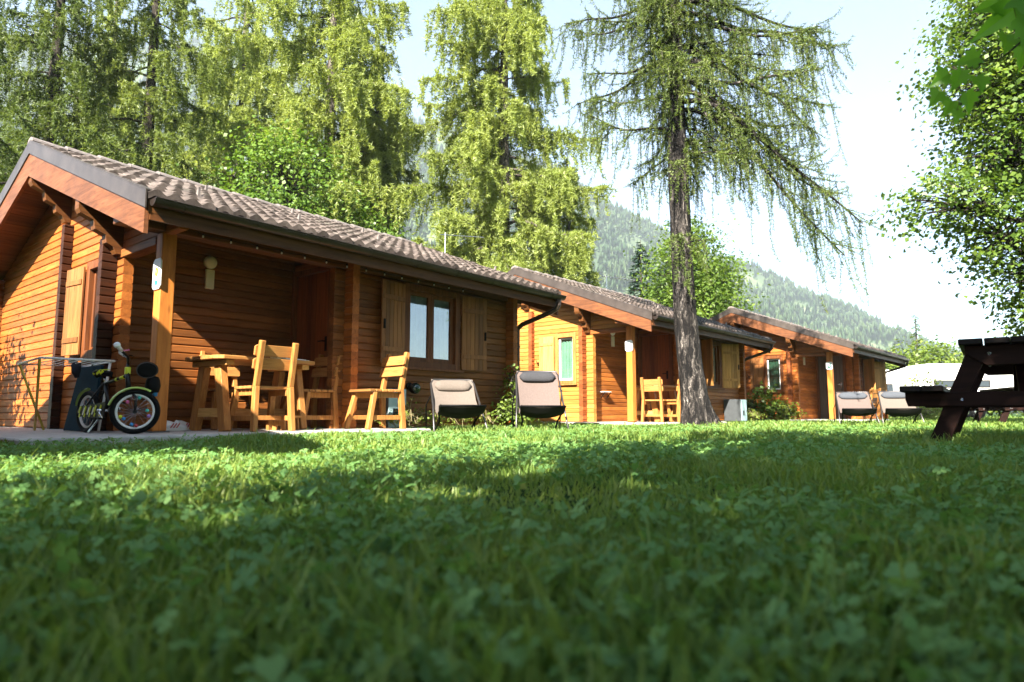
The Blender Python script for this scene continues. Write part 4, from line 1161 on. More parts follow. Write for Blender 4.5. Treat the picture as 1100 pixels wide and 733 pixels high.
# ------------------------------------------------------------------ child's bicycle
def bicycle():
    root = empty('bicycle', (2.37, 6.53, .0), 0); root.scale = (1.02, 1.02, 1.02); tag(root, "small black and lime child's bicycle parked at the porch edge, front wheel turned out", 'bicycle')
    ax = Vector((.12, -.99, 0)).normalized(); lat = Vector((-ax.y, ax.x, 0)); up = Vector((0, 0, 1))
    def P(f, l, z): return ax * f + lat * l + up * z
    RW = .19; rear = P(-.43, 0, RW); front = P(.36, 0, RW)
    def wheel(c, d, label=None, beads=False):
        """d: rolling direction"""
        n = d.cross(up)
        fn = lambda u, w, h: d * u + up * w + n * h
        wr = empty('wheel', c); wr.parent = root
        mb = MB(); mb.torus((0, 0, 0), fn, RW - .021, .0225, 36, 10); mb.build('tyre', M['black'], wr, smooth=True)
        mb = MB(); mb.torus((0, 0, 0), fn, RW - .049, .012, 36, 8); mb.build('rim', M['white'], wr, smooth=True)
        mb = MB()
        for k in range(20):
            a = 2 * math.pi * k / 20; h = .022 * (1 if k % 2 else -1)
            mb.tube([fn(.012 * math.cos(a + .9), .012 * math.sin(a + .9), h), fn((RW - .06) * math.cos(a), (RW - .06) * math.sin(a), 0)], .0016, 4)
        mb.build('spokes', M['chrome'], wr)
        mb = MB(); mb.tube([n * -.04, n * .04], .018, 10); mb.build('hub', M['blackp'], wr)
        if beads:
            for k, (a, q, mt) in enumerate(((.1, .09, 'turq'), (-.35, .11, 'violet'), (-1.75, .11, 'skyblue'), (-1.45, .12, 'red'), (-2.75, .115, 'limey'), (-2.5, .10, 'skyblue'), (2.2, .10, 'pink'), (1.35, .12, 'turq'))):
                mb = MB(); cc = fn(q * math.cos(a), q * math.sin(a), .012)
                mb.lathe([(0.001, -.016), (.012, -.010), (.016, 0), (.012, .010), (0.001, .016)], cc, 'z', 10); mb.build('spoke_bead', M[mt], wr, smooth=True)
    steer = R(60); fd = (ax * math.cos(steer) + lat * math.sin(steer)).normalized()
    # the wheel plane is turned until it faces the lawn
    wheel(rear, ax); wheel(front, fd, beads=True)
    fr = MB()
    bb = P(-.06, 0, .20); seat_t = P(-.16, 0, .44); head_t = P(.20, 0, .50); head_b = P(.235, 0, .40)
    fr.tube([head_b, P(.10, 0, .30), bb], .019, 10); fr.tube([head_t, seat_t], .014, 10); fr.tube([bb, seat_t], .016, 10); fr.tube([head_t + up * .03, head_b - up * .02], .021, 10)
    for s in (-1, 1):
        fr.tube([bb + lat * .02 * s, rear + lat * .055 * s], .010, 8); fr.tube([seat_t + lat * .018 * s, rear + lat * .055 * s], .009, 8)
    fr.build('frame', M['blackp'], root, smooth=True)
    for a, b, t0, t1 in ((head_t, seat_t, .12, .30), (head_t, seat_t, .42, .5), (head_b, bb, .12, .22), (head_b, bb, .34, .44), (head_b, bb, .55, .66)):
        mid = P(.10, 0, .30) if b is bb else None
        p, q = a.lerp(b, t0), a.lerp(b, t1)
        if mid is not None: off = (mid - a.lerp(b, .5)); p += off * (1 - abs(2 * t0 - 1)); q += off * (1 - abs(2 * t1 - 1))
        st = MB(); st.tube([p, q], .0215 if b is bb else .0155, 10); st.build('frame_decal', M['limey'], root, smooth=True)
    sd = MB(); sp = P(-.18, 0, .50)
    sd.tube([seat_t, sp], .012, 8); sd.build('seat_post', M['chrome'], root, smooth=True)
    sd = MB(); prof = [(-.13, .028, .0), (-.11, .055, .02), (-.06, .06, .022), (0, .04, .012), (.06, .025, .006), (.11, .018, .0), (.125, .008, -.005)]
    V = []; F = []; n = 12
    for f, w, z in prof:
        for k in range(n):
            t = 2 * math.pi * k / n; V.append(tuple(sp + ax * f + lat * (w * math.cos(t)) + up * (.022 + z + .026 * math.sin(t))))
    for i in range(len(prof) - 1):
        for k in range(n): F.append((i * n + k, i * n + (k + 1) % n, (i + 1) * n + (k + 1) % n, (i + 1) * n + k))
    F += [tuple(range(n))[::-1], tuple((len(prof) - 1) * n + k for k in range(n))]
    sd.add(V, F); sdo = sd.build('saddle', M['black'], root, smooth=True)
    mb = MB()
    for f in (-.09, -.035, .03, .08): mb.lathe([(.0, .008), (.016, .006), (.018, 0)], sp + ax * f + lat * -.018 + up * .060, 'z', 8)
    for f in (-.08, -.02, .04): mb.bar(sp + ax * (f - .015) + lat * -.052 + up * .026, sp + ax * (f + .02) + lat * -.045 + up * .05, .008, .02)
    mb.build('saddle_patch', M['limey'], sdo)
    # fork and bars follow the turned wheel
    nrm = fd.cross(up); fk = MB()
    for s in (-1, 1): fk.tube([head_b + nrm * .035 * s - up * .02, front + nrm * .045 * s + up * .12, front + nrm * .045 * s], .012, 8)
    fk.tube([head_b - nrm * .045 - up * .02, head_b + nrm * .045 - up * .02], .016, 8); fk.build('fork', M['blackp'], root, smooth=True)
    mb = MB()
    for s in (-1, 1): mb.tube([head_b + nrm * .037 * s - up * .045 + fd * .004, front + nrm * .047 * s + up * .10 + fd * .004], .0145, 8)
    mb.build('fork_sleeve', M['chrome'], root, smooth=True)
    hb = MB(); stem = head_t + up * .11
    hb.tube([head_t, stem], .013, 8)
    hb.tube([stem - nrm * .26 + up * .09 - fd * .05, stem - nrm * .12 + up * .05, stem, stem + nrm * .12 + up * .05, stem + nrm * .26 + up * .09 - fd * .05], .011, 8); hb.build('handlebar', M['blackp'], root, smooth=True)
    for s in (-1, 1):
        mb = MB(); a = stem + nrm * .25 * s + up * .088 - fd * .045; b = stem + nrm * .36 * s + up * .12 - fd * .07
        mb.tube([a, b], .017, 10); d = (b - a).normalized(); mb.tube([b, b + d * .012, b + d * .02], [.026, .026, .012], 12); mb.build('grip', M['white'], root, smooth=True)
        mb = MB(); mb.tube([a - nrm * .02 * s, a + fd * .06 + nrm * .05 * s, a + fd * .06 + nrm * .12 * s], .006, 6); mb.build('brake_lever', M['pink'] if s > 0 else M['blackp'], root)
    mb = MB(); mb.box(tuple(head_t + Vector((-.02, -.022, .01))), tuple(head_t + Vector((.02, .022, .075)))); mb.build('number_plate', M['limey'], root, bevel=.006)
    # black basket bag before the bars
    c = head_t + fd * .15 + up * .055; vw = -nrm if nrm.dot(Vector((-.4, -.9, 0))) < 0 else nrm; vw = (vw + up * -.12).normalized(); sd_ = vw.cross(up).normalized(); u2 = sd_.cross(vw)
    def ring(r, h, sq=1.0): return [tuple(c + sd_ * (r * math.cos(t)) + u2 * (r * sq * math.sin(t)) + vw * h) for t in np.linspace(0, 2 * math.pi, 22, endpoint=False)]
    mb = MB(); prof = [(.02, -.08), (.06, -.076), (.082, -.05), (.087, .0), (.083, .045), (.07, .052), (.02, .042)]
    V = [p for r, h in prof for p in ring(r, h, .84)]
    mb.add(V, [(i * 22 + k, i * 22 + (k + 1) % 22, (i + 1) * 22 + (k + 1) % 22, (i + 1) * 22 + k) for i in range(len(prof) - 1) for k in range(22)] + [tuple(range(22)), tuple(6 * 22 + k for k in range(22))]); bo = mb.build('bag', M['black'], root, smooth=True)
    mb = MB(); mb.torus(c + vw * .05, lambda u, w, h: sd_ * u + u2 * (w * .84) + vw * h, .080, .004, 28, 6); mb.build('bag_piping', M['greymetal'], bo, smooth=True)
    mb = MB(); q = c + fd * .05 - up * .13
    V = []; prof = [(.02, -.08), (.05, -.065), (.062, -.01), (.055, .04), (.04, .07), (.02, .075)]
    for r, h in prof: V += [tuple(q + fd * (r * math.cos(t)) + nrm * (r * .8 * math.sin(t)) + up * h) for t in np.linspace(0, 2 * math.pi, 16, endpoint=False)]
    mb.add(V, [(i * 16 + k, i * 16 + (k + 1) % 16, (i + 1) * 16 + (k + 1) % 16, (i + 1) * 16 + k) for i in range(5) for k in range(16)] + [tuple(range(16)), tuple(80 + k for k in range(16))]); mb.build('cloth_pouch', M['black'], root, smooth=True)
    mb = MB(); mb.lathe([(.001, -.075), (.022, -.07), (.028, 0), (.024, .05), (.012, .07), (.001, .08)], c + Vector((.06, -.03, -.16)), 'z', 12); mb.build('bottle', M['skyblue'], root, smooth=True)
    # mudguards
    def guard(c, d, a0, a1, rr_, wd, nm):
        n = d.cross(up); mb = MB(); V = []; F = []; m = 14; k = 5
        for i in range(m):
            a = a0 + (a1 - a0) * i / (m - 1)
            for j in range(k):
                u = -1 + 2 * j / (k - 1); q = rr_ - .012 * u * u
                wq = wd * (1 - .35 * abs(2 * i / (m - 1) - 1) ** 3)
                V.append(tuple(c + d * (q * math.cos(a)) + up * (q * math.sin(a)) + n * (u * wq)))
        base = len(V); V += [tuple(Vector(v) - (Vector(v) - c).normalized() * .005) for v in V]
        for i in range(m - 1):
            for j in range(k - 1):
                F.append((i * k + j, i * k + j + 1, (i + 1) * k + j + 1, (i + 1) * k + j)); F.append((base + i * k + j, base + (i + 1) * k + j, base + (i + 1) * k + j + 1, base + i * k + j + 1))
        mb.add(V, F); mb.build('mudguard', M['lime'], root, smooth=True)
    guard(front, fd, R(58), R(165), RW + .022, .026, 1); guard(rear, ax, R(95), R(165), RW + .03, .028, 2)
    # chain guard, crank, pedals
    cg = MB(); l = -.06; c0 = bb + lat * l; c1 = rear + lat * l
    hd = (c1 - c0).normalized(); vv = up
    poly = [c0 + vv * .075 - hd * .07, c0 + vv * .06 + hd * .1, c1 + vv * .05, c1 + hd * .05, c1 - vv * .045, c0 - vv * .06 + hd * .1, c0 - vv * .075 - hd * .04]
    cg.add([tuple(p) for p in poly] + [tuple(p + lat * -.012) for p in poly], [tuple(range(7)), tuple(range(7, 14))[::-1]] + [(i, (i + 1) % 7, 7 + (i + 1) % 7, 7 + i) for i in range(7)])
    cgo = cg.build('chain_guard', M['blackp'], root)
    mb = MB()
    for k in range(5):
        p = c0.lerp(c1, k / 4.2) + lat * -.016; mb.bar(p + vv * .045 - hd * .01, p - vv * .01 + hd * .02, .004, .022, tuple(hd))
        mb.bar(p - vv * .02, p - vv * .05 + hd * .015, .004, .018, tuple(hd))
    mb.build('guard_decal', M['limey'], cgo)
    mb = MB()
    for k in range(3):
        p = c0.lerp(c1, .3 + k * .22) + lat * -.017; mb.bar(p + vv * .03, p + vv * -.03 + hd * .03, .004, .014, tuple(hd))
    mb.build('guard_decal', M['white'], cgo)
    mb = MB(); mb.tube([bb + lat * -.10, bb + lat * .10], .012, 8); mb.tube([bb + lat * -.09, bb + lat * -.09 + up * -.07 + ax * .06], .010, 6); mb.tube([bb + lat * .09, bb + lat * .09 + up * .07 - ax * .06], .010, 6); mb.build('crank', M['chrome'], root, smooth=True)
    for s in (-1, 1):
        mb = MB(); q = bb + lat * (.13 * s) + (up * .07 - ax * .06) * s
        mb.hexa([q + ax * a + lat * b + up * cc for cc in (-.009, .009) for a, b in ((-.035, -.03), (.035, -.03), (.035, .03), (-.035, .03))]); mb.build('pedal', M['black'], root, bevel=.003)
    mb = MB(); mb.tube([bb + lat * -.05 - up * .03, P(-.05, -.17, .012)], .008, 6); mb.build('kickstand', M['chrome'], root)
bicycle()

# ------------------------------------------------------------------ clothes dryer, dark sheet and things by the gable
def rack():
    root = empty('drying_rack', (2.24, 7.42, 0), R(-6)); tag(root, 'white wire clothes dryer on crossed yellow legs by the cabin gable', 'drying rack')
    L, W, h = .54, .29, .67         # long way along y
    c = [(-W, -L, h), (W, -L, h), (W, L, h), (-W, L, h)]
    mb = MB(); mb.tube(c + [c[0]], .0105, 8)
    mb.build('top_frame', M['white'], root, smooth=True)
    mb = MB()
    for k in range(1, 9):
        x = -W + 2 * W * k / 9; mb.tube([(x, -L, h), (x, L, h)], .0034, 5)
    mb.build('wires', M['white'], root)
    for sx in (-1, 1):
        if sx < 0:
            mb = MB(); mb.tube([(-W * .97, L * .97, h - .008), (-W + .26, L + .04, .01)], .0115, 8); mb.build('leg', M['yellow'], root, smooth=True)
            mb = MB(); mb.tube([(-W * .97, -L * .85, h - .008), (-W + .20, L + .14, .01)], .0115, 8); mb.build('leg', M['yellow'], root, smooth=True)
        else:
            mb = MB(); mb.tube([(W * .9, -L * .97, h - .008), (W * .7, -L * .95, .01)], .0115, 8); mb.build('leg', M['white'], root, smooth=True)
rack()
# flat teal board leaning against the gable
mb = MB(); sk = [(7.09, .004), (7.77, .004), (7.74, .63), (7.71, .65), (7.19, .65), (7.16, .63)]
mb.prism(sk, lambda p: (2.37 + .10 * p[1] / .65, p[0], p[1]), lambda p: (2.40 + .10 * p[1] / .65, p[0], p[1]))
o = mb.build('folded_board', M['teal'], None, bevel=.006); tag(o, 'dark teal flat board leaning towards the gable wall behind the bicycle', 'board')
mb = MB(); mb.tube([(0, .03, .02), (0, -.01, .03), (-.01, -.04, -.03), (0, -.05, -.09)], [.03, .045, .04, .02], 10); mb.tube([(.01, .03, .01), (.02, .05, -.05)], [.04, .02], 8)
o = mb.build('sock_bundle', plain("navy cloth", (.01, .012, .02), .9), None, smooth=True); o.location = (2.36, 7.50, .62); tag(o, 'bundled navy sock hung over the wires of the clothes dryer', 'sock')

# ------------------------------------------------------------------ picnic tables
def picnic(x, y, a, label, L=1.8, sc=1.0):
    root = empty('picnic_table', (x, y, GROUND), a); tag(root, label, 'picnic table', 'dark stained picnic tables'); root.scale = (sc, sc, sc)
    # length along x from 0 to L; across y
    mb = MB()
    for k in range(5):
        y0 = -.38 + k * .153; mb.box((-.03, y0, .735), (L + .03, y0 + .146, .778))
    mb.build('tabletop', M['picnic_x'], root, bevel=.006)
    for s in (-1, 1):
        mb = MB()
        for k in range(2):
            y0 = s * .62 - .135 + k * .137; mb.box((-.10, y0, .405), (L + .10, y0 + .132, .448))
        mb.build('bench', M['picnic_x'], root, bevel=.006)
    for xe, nm in ((.12, 0), (L - .12, 1)):
        mb = MB(); mb.prism([(-.72, .300), (-.735, .35), (-.735, .4045), (.735, .4045), (.735, .35), (.72, .300)], lambda p: (xe - .055, p[0], p[1]), lambda p: (xe - .012, p[0], p[1])); b = mb.build('bench_bearer', M['picnic'], root, bevel=.004)
        mb = MB()
        for yb in (-.38, .38): mb.lathe([(.012, -.062), (.012, -.056), (.0, -.064)], (xe, yb, .35), 'x', 8)
        mb.build('bolt', M['chrome'], b)
        mb = MB(); mb.prism([(-.22, .59), (-.345, .68), (-.345, .7345), (.345, .7345), (.345, .68), (.22, .59)], lambda p: (xe - .055, p[0], p[1]), lambda p: (xe - .012, p[0], p[1])); b = mb.build('top_bearer', M['picnic'], root, bevel=.004)
        mb = MB()
        for yb in (-.2, .2): mb.lathe([(.012, -.062), (.012, -.056), (.0, -.064)], (xe, yb, .675), 'x', 8)
        mb.build('bolt', M['chrome'], b)
        for s in (-1, 1):
            mb = MB(); mb.prism([(s * .50, -.02), (s * .63, -.02), (s * .32, .734), (s * .19, .734)], lambda p: (xe - .010, p[0], p[1]), lambda p: (xe + .036, p[0], p[1])); mb.build('leg', M['picnic'], root, bevel=.004)
    mb = MB(); mb.bar((.14, 0, .32), (L * .42, 0, .73), .09, .04); mb.bar((L - .14, 0, .32), (L * .58, 0, .73), .09, .04); mb.build('brace', M['picnic'], root, bevel=.003)
picnic(5.72, .09, R(3), 'large dark stained picnic table close by at the right edge')
x, y = col_at(1112, 13.2); picnic(x, y, R(20), 'distant dark picnic table seen beneath the nearer one')

# ------------------------------------------------------------------ caravans
def caravan(x, y, a, L, label, wins):
    root = empty('caravan', (x, y, GROUND), a); tag(root, label, 'caravan', 'white caravans behind the lawn')
    H = 2.28; W = 2.1
    prof = [(-L / 2 + .10, .45), (L / 2 - .12, .45), (L / 2, .9), (L / 2 - .04, 1.6), (L / 2 - .22, H - .10), (L / 2 - .5, H), (-L / 2 + .45, H), (-L / 2 + .15, H - .12), (-L / 2, 1.7), (-L / 2 + .02, .8)]
    mb = MB(); mb.prism(prof, lambda p: (p[0], 0, p[1]), lambda p: (p[0], W, p[1])); mb.build('body', M['caravan'], root, bevel=.05)
    for (x0, x1, z0, z1) in wins:
        mb = MB(); mb.box((x0, -.012, z0), (x1, -.001, z1)); f = mb.build('window', M['gutter'], root, bevel=.006)
        mb = MB(); mb.box((x0 + .05, -.018, z0 + .05), (x1 - .05, -.0125, z1 - .05)); mb.build('pane', M['vanwin'], f)
    mb = MB(); mb.box((-L / 2 + .14, -.006, .80), (L / 2 - .1, -.001, .86)); mb.build('stripe', M['greymetal'], root)
    for xx in (-.2, .35):
        mb = MB(); mb.lathe([(.001, -.02), (.12, -.02), (.28, -.01), (.31, .03), (.31, .17), (.001, .17)], (xx, .01, .31), 'y', 22); w = mb.build('wheel', M['black'], root, smooth=True)
        mb = MB(); mb.lathe([(.001, -.028), (.15, -.025), (.17, -.018)], (xx, .01, .31), 'y', 18); mb.build('hubcap', M['chrome'], w)
    mb = MB(); mb.tube([(-L / 2 + .1, W / 2, .5), (-L / 2 - .8, W / 2, .48)], .05, 8); mb.build('drawbar', M['greymetal'], root)
fa = HEAD - R(90)
x, y = col_at(968, 31); caravan(x, y, fa + R(4), 4.6, 'white caravan with one wide window, next to the farthest cabin downpipe', [(-.65, .75, 1.05, 1.62), (1.2, 1.9, 1.1, 1.6)])
x, y = col_at(1042, 27); caravan(x, y, fa - R(3), 3.9, 'long white caravan with two slim dark window bands, behind the picnic table', [(-1.35, .9, 1.28, 1.60), (-1.3, .8, .72, .93)])

# ------------------------------------------------------------------ trees
rb = random.Random(77)
low = [(rb.uniform(5.0, 8.8), rb.uniform(0, 6.28), rb.uniform(.5, 1.75), rb.uniform(-.1, .25), rb.uniform(.1, .5)) for _ in range(38)]
low += [(rb.uniform(3.4, 5.2), rb.uniform(0, 6.28), rb.uniform(.2, .6), .1, .3) for _ in range(5)]
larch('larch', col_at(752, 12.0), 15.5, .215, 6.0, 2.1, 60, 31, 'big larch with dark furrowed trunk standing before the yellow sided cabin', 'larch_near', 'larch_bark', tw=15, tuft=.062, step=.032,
      hang=(.3, 1.45), slim=.115, bend=lambda z: (RGT.x * -.28 * (1 - math.exp(-z / 1.4)), RGT.y * -.28 * (1 - math.exp(-z / 1.4))), per=4, near=True, droop=.28, weep=.8,
      extra=[(6.15, HEAD - R(93), 3.25, -.15, .62, 1.5), (6.3, HEAD - R(84), 2.6, -.1, .5, 1.5), (6.6, HEAD - R(100), 2.2, -.1, .45, 1.4), (7.6, HEAD - R(96), 2.7, .05, .25), (8.1, HEAD - R(80), 2.8, .1, .3), (7.1, HEAD - R(88), 2.3, .0, .3), (5.6, HEAD - R(70), 1.3, .05, .3), (6.0, HEAD - R(88), 3.0, -.1, .75, 1.4), (6.4, HEAD - R(97), 2.9, -.1, .6, 1.5), (6.9, HEAD - R(90), 2.7, -.05, .45), (7.3, HEAD - R(86), 3.0, .05, .4), (7.9, HEAD - R(92), 3.0, .1, .3), (7.0, HEAD + R(92), 1.7, .05, .3), (7.8, HEAD + R(88), 1.9, .05, .3)] + low)
GT = 'trees behind the cabins'
far_kw = dict(step=.068, hang=(.4, 1.5), slim=.125, group=GT, per=6, weep=.95)
larch('larch', col_at(541, 20), 18, .24, 1.0, 3.9, 120, 32, 'tall bright larch with weeping twigs rising alone behind the nearest cabin roof', 'larch', 'bark_pale', tw=19, cone=.62, tuft=.125, **far_kw)
larch('larch', col_at(612, 21.5), 9.0, .15, .6, 2.3, 60, 33, 'shorter bushy larch at the right foot of the tall bright one', 'larch', 'bark_pale', tw=19, tuft=.125, **far_kw)
larch('larch', col_at(345, 20), 19, .24, 1.0, 3.9, 120, 34, 'larch with a pale straight trunk showing through its crown, above the nearest roof', 'larch', 'bark_pale', tw=19, cone=.62, tuft=.125, **far_kw)
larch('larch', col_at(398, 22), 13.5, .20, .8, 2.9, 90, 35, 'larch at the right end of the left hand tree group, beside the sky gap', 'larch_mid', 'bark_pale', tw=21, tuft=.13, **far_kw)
larch('larch', col_at(245, 23), 20, .22, 1.0, 3.9, 115, 36, 'slender bright larch left of the pale trunked one', 'larch', 'bark_pale', tw=17, cone=.62, tuft=.135, **far_kw)
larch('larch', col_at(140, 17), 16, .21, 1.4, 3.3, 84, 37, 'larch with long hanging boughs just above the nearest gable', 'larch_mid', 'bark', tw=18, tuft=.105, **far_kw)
larch('larch', col_at(30, 15.5), 15, .22, 1.4, 3.2, 80, 38, 'dark larch at the far left edge with deep dark boughs', 'larch_dark', 'bark', tw=18, tuft=.10, **far_kw)
larch('larch', col_at(95, 24), 18, .22, 1.0, 3.6, 90, 29, 'hindmost larch filling the gap between the two dark ones on the left', 'larch', 'bark_pale', tw=15, tuft=.135, **far_kw)
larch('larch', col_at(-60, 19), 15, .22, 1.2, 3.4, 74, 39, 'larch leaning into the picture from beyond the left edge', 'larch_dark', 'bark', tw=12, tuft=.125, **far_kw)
broadleaf('broadleaf_tree', col_at(300, 18), 8.6, .12, [(0, 0, 6.6, 1.5, 1.5), (-1.0, .4, 5.0, 1.5, 1.3), (1.0, -.5, 5.2, 1.5, 1.3), (.2, .6, 3.6, 1.7, 1.2), (-.8, -.8, 3.0, 1.5, 1.1), (1.3, .2, 3.2, 1.3, 1.1)], 30000, 41, 'broad leaved tree with large light leaves in front of the left larches', 'ash', 'bark', .105, group=GT)
broadleaf('broadleaf_tree', col_at(385, 19), 6.2, .09, [(0, 0, 4.9, 1.1, 1.1), (-.7, .3, 3.6, 1.2, 1.0), (.8, -.3, 3.4, 1.2, 1.0), (0, 0, 2.6, 1.4, .9)], 17000, 42, 'smaller leafy tree just above the nearest cabin roof, below the dark larch', 'ash', 'bark', .10, group=GT)
broadleaf('broadleaf_tree', col_at(215, 18), 5.2, .08, [(0, 0, 3.9, 1.2, 1.0), (-.7, .3, 3.0, 1.2, .9), (.8, -.3, 2.8, 1.2, .9)], 12000, 43, 'low leafy tree just behind the ridge end of the nearest roof', 'bush', 'bark', .10, group=GT)
broadleaf('broadleaf_tree', col_at(748, 27), 8.6, .16, [(0, 0, 7.4, 1.1, 1.1), (-.9, .2, 6.0, 1.3, 1.1), (.9, -.2, 5.9, 1.4, 1.1), (0, 0, 4.6, 2.0, 1.2), (-1.3, 0, 3.6, 1.2, 1.0), (1.5, .0, 3.9, 1.3, 1.2), (.4, .2, 2.8, 2.2, 1.2)], 30000, 44, 'bushy light green tree behind the big larch trunk', 'maple', 'bark', .125)
fir('fir_tree', col_at(692, 30), 8.3, 1.9, 45, 'dark bluish fir left of the big larch trunk', nb=90, size=.26)
# right-hand side
broadleaf('maple_tree', col_at(1172, 13.6), 12.5, .22, [(-2.0, 1.9, 4.55, 1.15, .62), (-1.2, 1.2, 4.0, 1.0, .9), (-.4, .6, 3.2, 1.3, 1.0), (-1.2, .8, 5.6, 1.2, 1.0), (-1.3, 1.3, 7.2, 1.2, .9), (-.6, .4, 6.4, 1.6, 1.4), (-1.0, .8, 8.4, 1.4, 1.2), (0, 0, 9.4, 2.0, 1.6), (.6, -.8, 5.4, 2.0, 1.8), (.3, -.2, 2.5, 1.6, 1.0), (.8, -1.2, 8, 2.2, 2), (.2, -1.0, 3.6, 1.9, 1.3)], 70000, 51,
          'tall maple at the right edge reaching a leafy arm towards the sky gap', 'maple', 'bark', .10, cat='maple tree', crad=.27)
GB = 'shrubs and small trees beyond the caravans'
fir('spindly_conifer', col_at(990, 44), 7.0, 1.0, 52, 'thin pale conifer top rising above the bushes beyond the caravans', 'bush', nb=46, group=GB, size=.24)
for k, (px, d, hh, w, lab) in enumerate(((955, 39, 3.6, 1.6, 'round bush next to the farthest cabin eave'), (985, 41, 4.9, 1.9, 'bush at the foot of the thin pale conifer'), (1015, 38, 4.4, 1.8, 'full bush right of the thin pale conifer'), (1042, 42, 4.7, 1.8, 'bush left of the picnic tabletop corner'), (1075, 40, 4.2, 2.0, 'bush hidden behind the picnic tabletop'), (1105, 42, 5.0, 2.2, 'bush past the right edge of the picnic table'))):
    broadleaf('bush', col_at(px, d), hh, .08, [(0, 0, hh * .72, w * .62, hh * .26), (-w * .5, .2, hh * .5, w * .6, hh * .25), (w * .5, -.2, hh * .52, w * .6, hh * .25), (0, 0, hh * .3, w, hh * .25)], 4200, 60 + k, lab, 'bush', 'bark', .2, cat='bush', crad=.5, group=GB)
x, y = col_at(1001, 26); broadleaf('sapling', (x, y), 2.1, .02, [(0, 0, 1.5, .3, .3), (.1, 0, 1.0, .35, .3), (-.1, .1, .6, .35, .25)], 500, 71, 'slender yellowish sapling between the two caravans', 'weed', 'bark', .11, cat='sapling')
# trees behind the photographer that shade the lawn
for k, (x, y, h) in enumerate(((-7.6, -2.9, 8.4), (-3.2, -3.6, 8.6), (1.2, -4.6, 8.6), (6.2, -5.2, 8.6), (-12.5, -5.5, 9.5), (-8.5, -7.8, 9.5), (11.2, -5.4, 8.4), (-3.2, -8.3, 9), (-.6, -2.7, 7.4))):
    broadleaf('shade_tree', (x, y), h, .2, [(0, 0, h * .78, 2.3, 1.7), (-1.6, .9, h * .6, 1.9, 1.5), (1.6, -.5, h * .62, 2.0, 1.5), (.3, 1.7, h * .56, 1.9, 1.4), (-.4, -1.6, h * .55, 2.0, 1.4), (0, 0, h * .45, 2.6, 1.2)], (5600, 4400, 3600, 3600, 4000, 4000, 3600, 3600, 5600)[k], 80 + k, 'shade tree standing out of view behind the lawn', 'maple', 'bark', .24, cat='tree', group='shade trees behind the viewpoint', crad=.5, per=22)
broadleaf('hazel_shrub', (.2, 10.6), 2.7, .04, [(0, 0, 2.1, .7, .5), (.2, .3, 1.5, .8, .5), (-.1, -.3, .9, .7, .5)], 3200, 95, 'leafy shrub standing out of view beyond the nearest gable', 'ash', 'bark', .12, cat='shrub')

# ------------------------------------------------------------------ near maple twig (upper right)
def maple_branch():
    root = empty('maple_branch', (0, 0, 0)); tag(root, 'overhanging maple branch with large dark green leaves close by in the upper right corner', 'branch')
    d = 2.2
    def p3(px, py, dd=d):     # where the twig hangs in front of the lens, in metres
        ray = RGT * (px - 550) + (FWD * math.cos(PITCH) + Vector((0, 0, 1)) * math.sin(PITCH)) * 707 + (-FWD * math.sin(PITCH) + Vector((0, 0, 1)) * math.cos(PITCH)) * (366.5 - py)
        return Vector((0, 0, .18)) + ray * (dd / 707)
    stem = [p3(1240, -90, 2.5), p3(1150, 0, 2.3), p3(1098, 44, 2.24), p3(1082, 58), p3(1070, 66), p3(1040, 72)]
    mb = MB(); mb.tube(stem, [.014, .008, .004, .003, .0025, .0018], 6); mb.build('stem', M['bark'], root, smooth=True)
    half = [(0, 0), (.10, -.06), (.34, -.10), (.27, .10), (.47, .20), (.52, .33), (.36, .36), (.40, .55), (.22, .50), (.15, .72), (.08, .80), (0, 1.0)]
    outline = half + [(-x, y) for x, y in half[-2:0:-1]]
    rg = random.Random(3)
    leaves = [(1042, 64, 32, 185, .2), (1012, 84, 34, 215, -.2), (1052, 88, 34, 275, .3), (1030, 84, 30, 250, -.3), (1006, 104, 32, 235, .3), (1020, 114, 34, 240, -.2), (1040, 108, 36, 290, .2), (1028, 124, 24, 262, .5),
              (1084, 14, 52, 215, .2), (1104, 30, 56, 285, -.2), (1082, 44, 36, 250, .3), (1066, 6, 40, 195, -.3), (1112, 0, 56, 330, .1), (1098, 56, 36, 280, .3)]
    for (px, py, sz, ang, tilt) in leaves:
        c = p3(px, py, d + rg.uniform(-.12, .12)); s = sz / 707 * d * (.70 if px < 1062 else .85)
        a = R(ang) - R(90)
        e1 = (RGT * math.cos(a) + Vector((0, 0, 1)) * math.sin(a)); e2 = (-RGT * math.sin(a) + Vector((0, 0, 1)) * math.cos(a))
        tl = FWD * tilt + FWD * rg.uniform(-.9, .9)
        V = []
        ctr = c
        def pt(x, y): return ctr + e1 * (x * s) + e2 * ((y - .35) * s) + (tl * (y - .35) + FWD * (-.35 * abs(x) + .25 * y * y)) * s
        mb = MB(); cen = pt(0, .38); ring = [pt(x * 1.05, y) for x, y in outline]
        V = [tuple(cen)] + [tuple(v) for v in ring]; n = len(ring)
        mb.add(V, [(0, 1 + i, 1 + (i + 1) % n) for i in range(n)])
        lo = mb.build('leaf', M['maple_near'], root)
        b = pt(0, 0); near = min(stem[1:], key=lambda q: (q - b).length)
        mb = MB(); mb.tube([b, b.lerp(near, .5) + Vector((0, 0, -.006)), near], .0011, 4); mb.build('stalk', M['bush'], lo)
maple_branch()

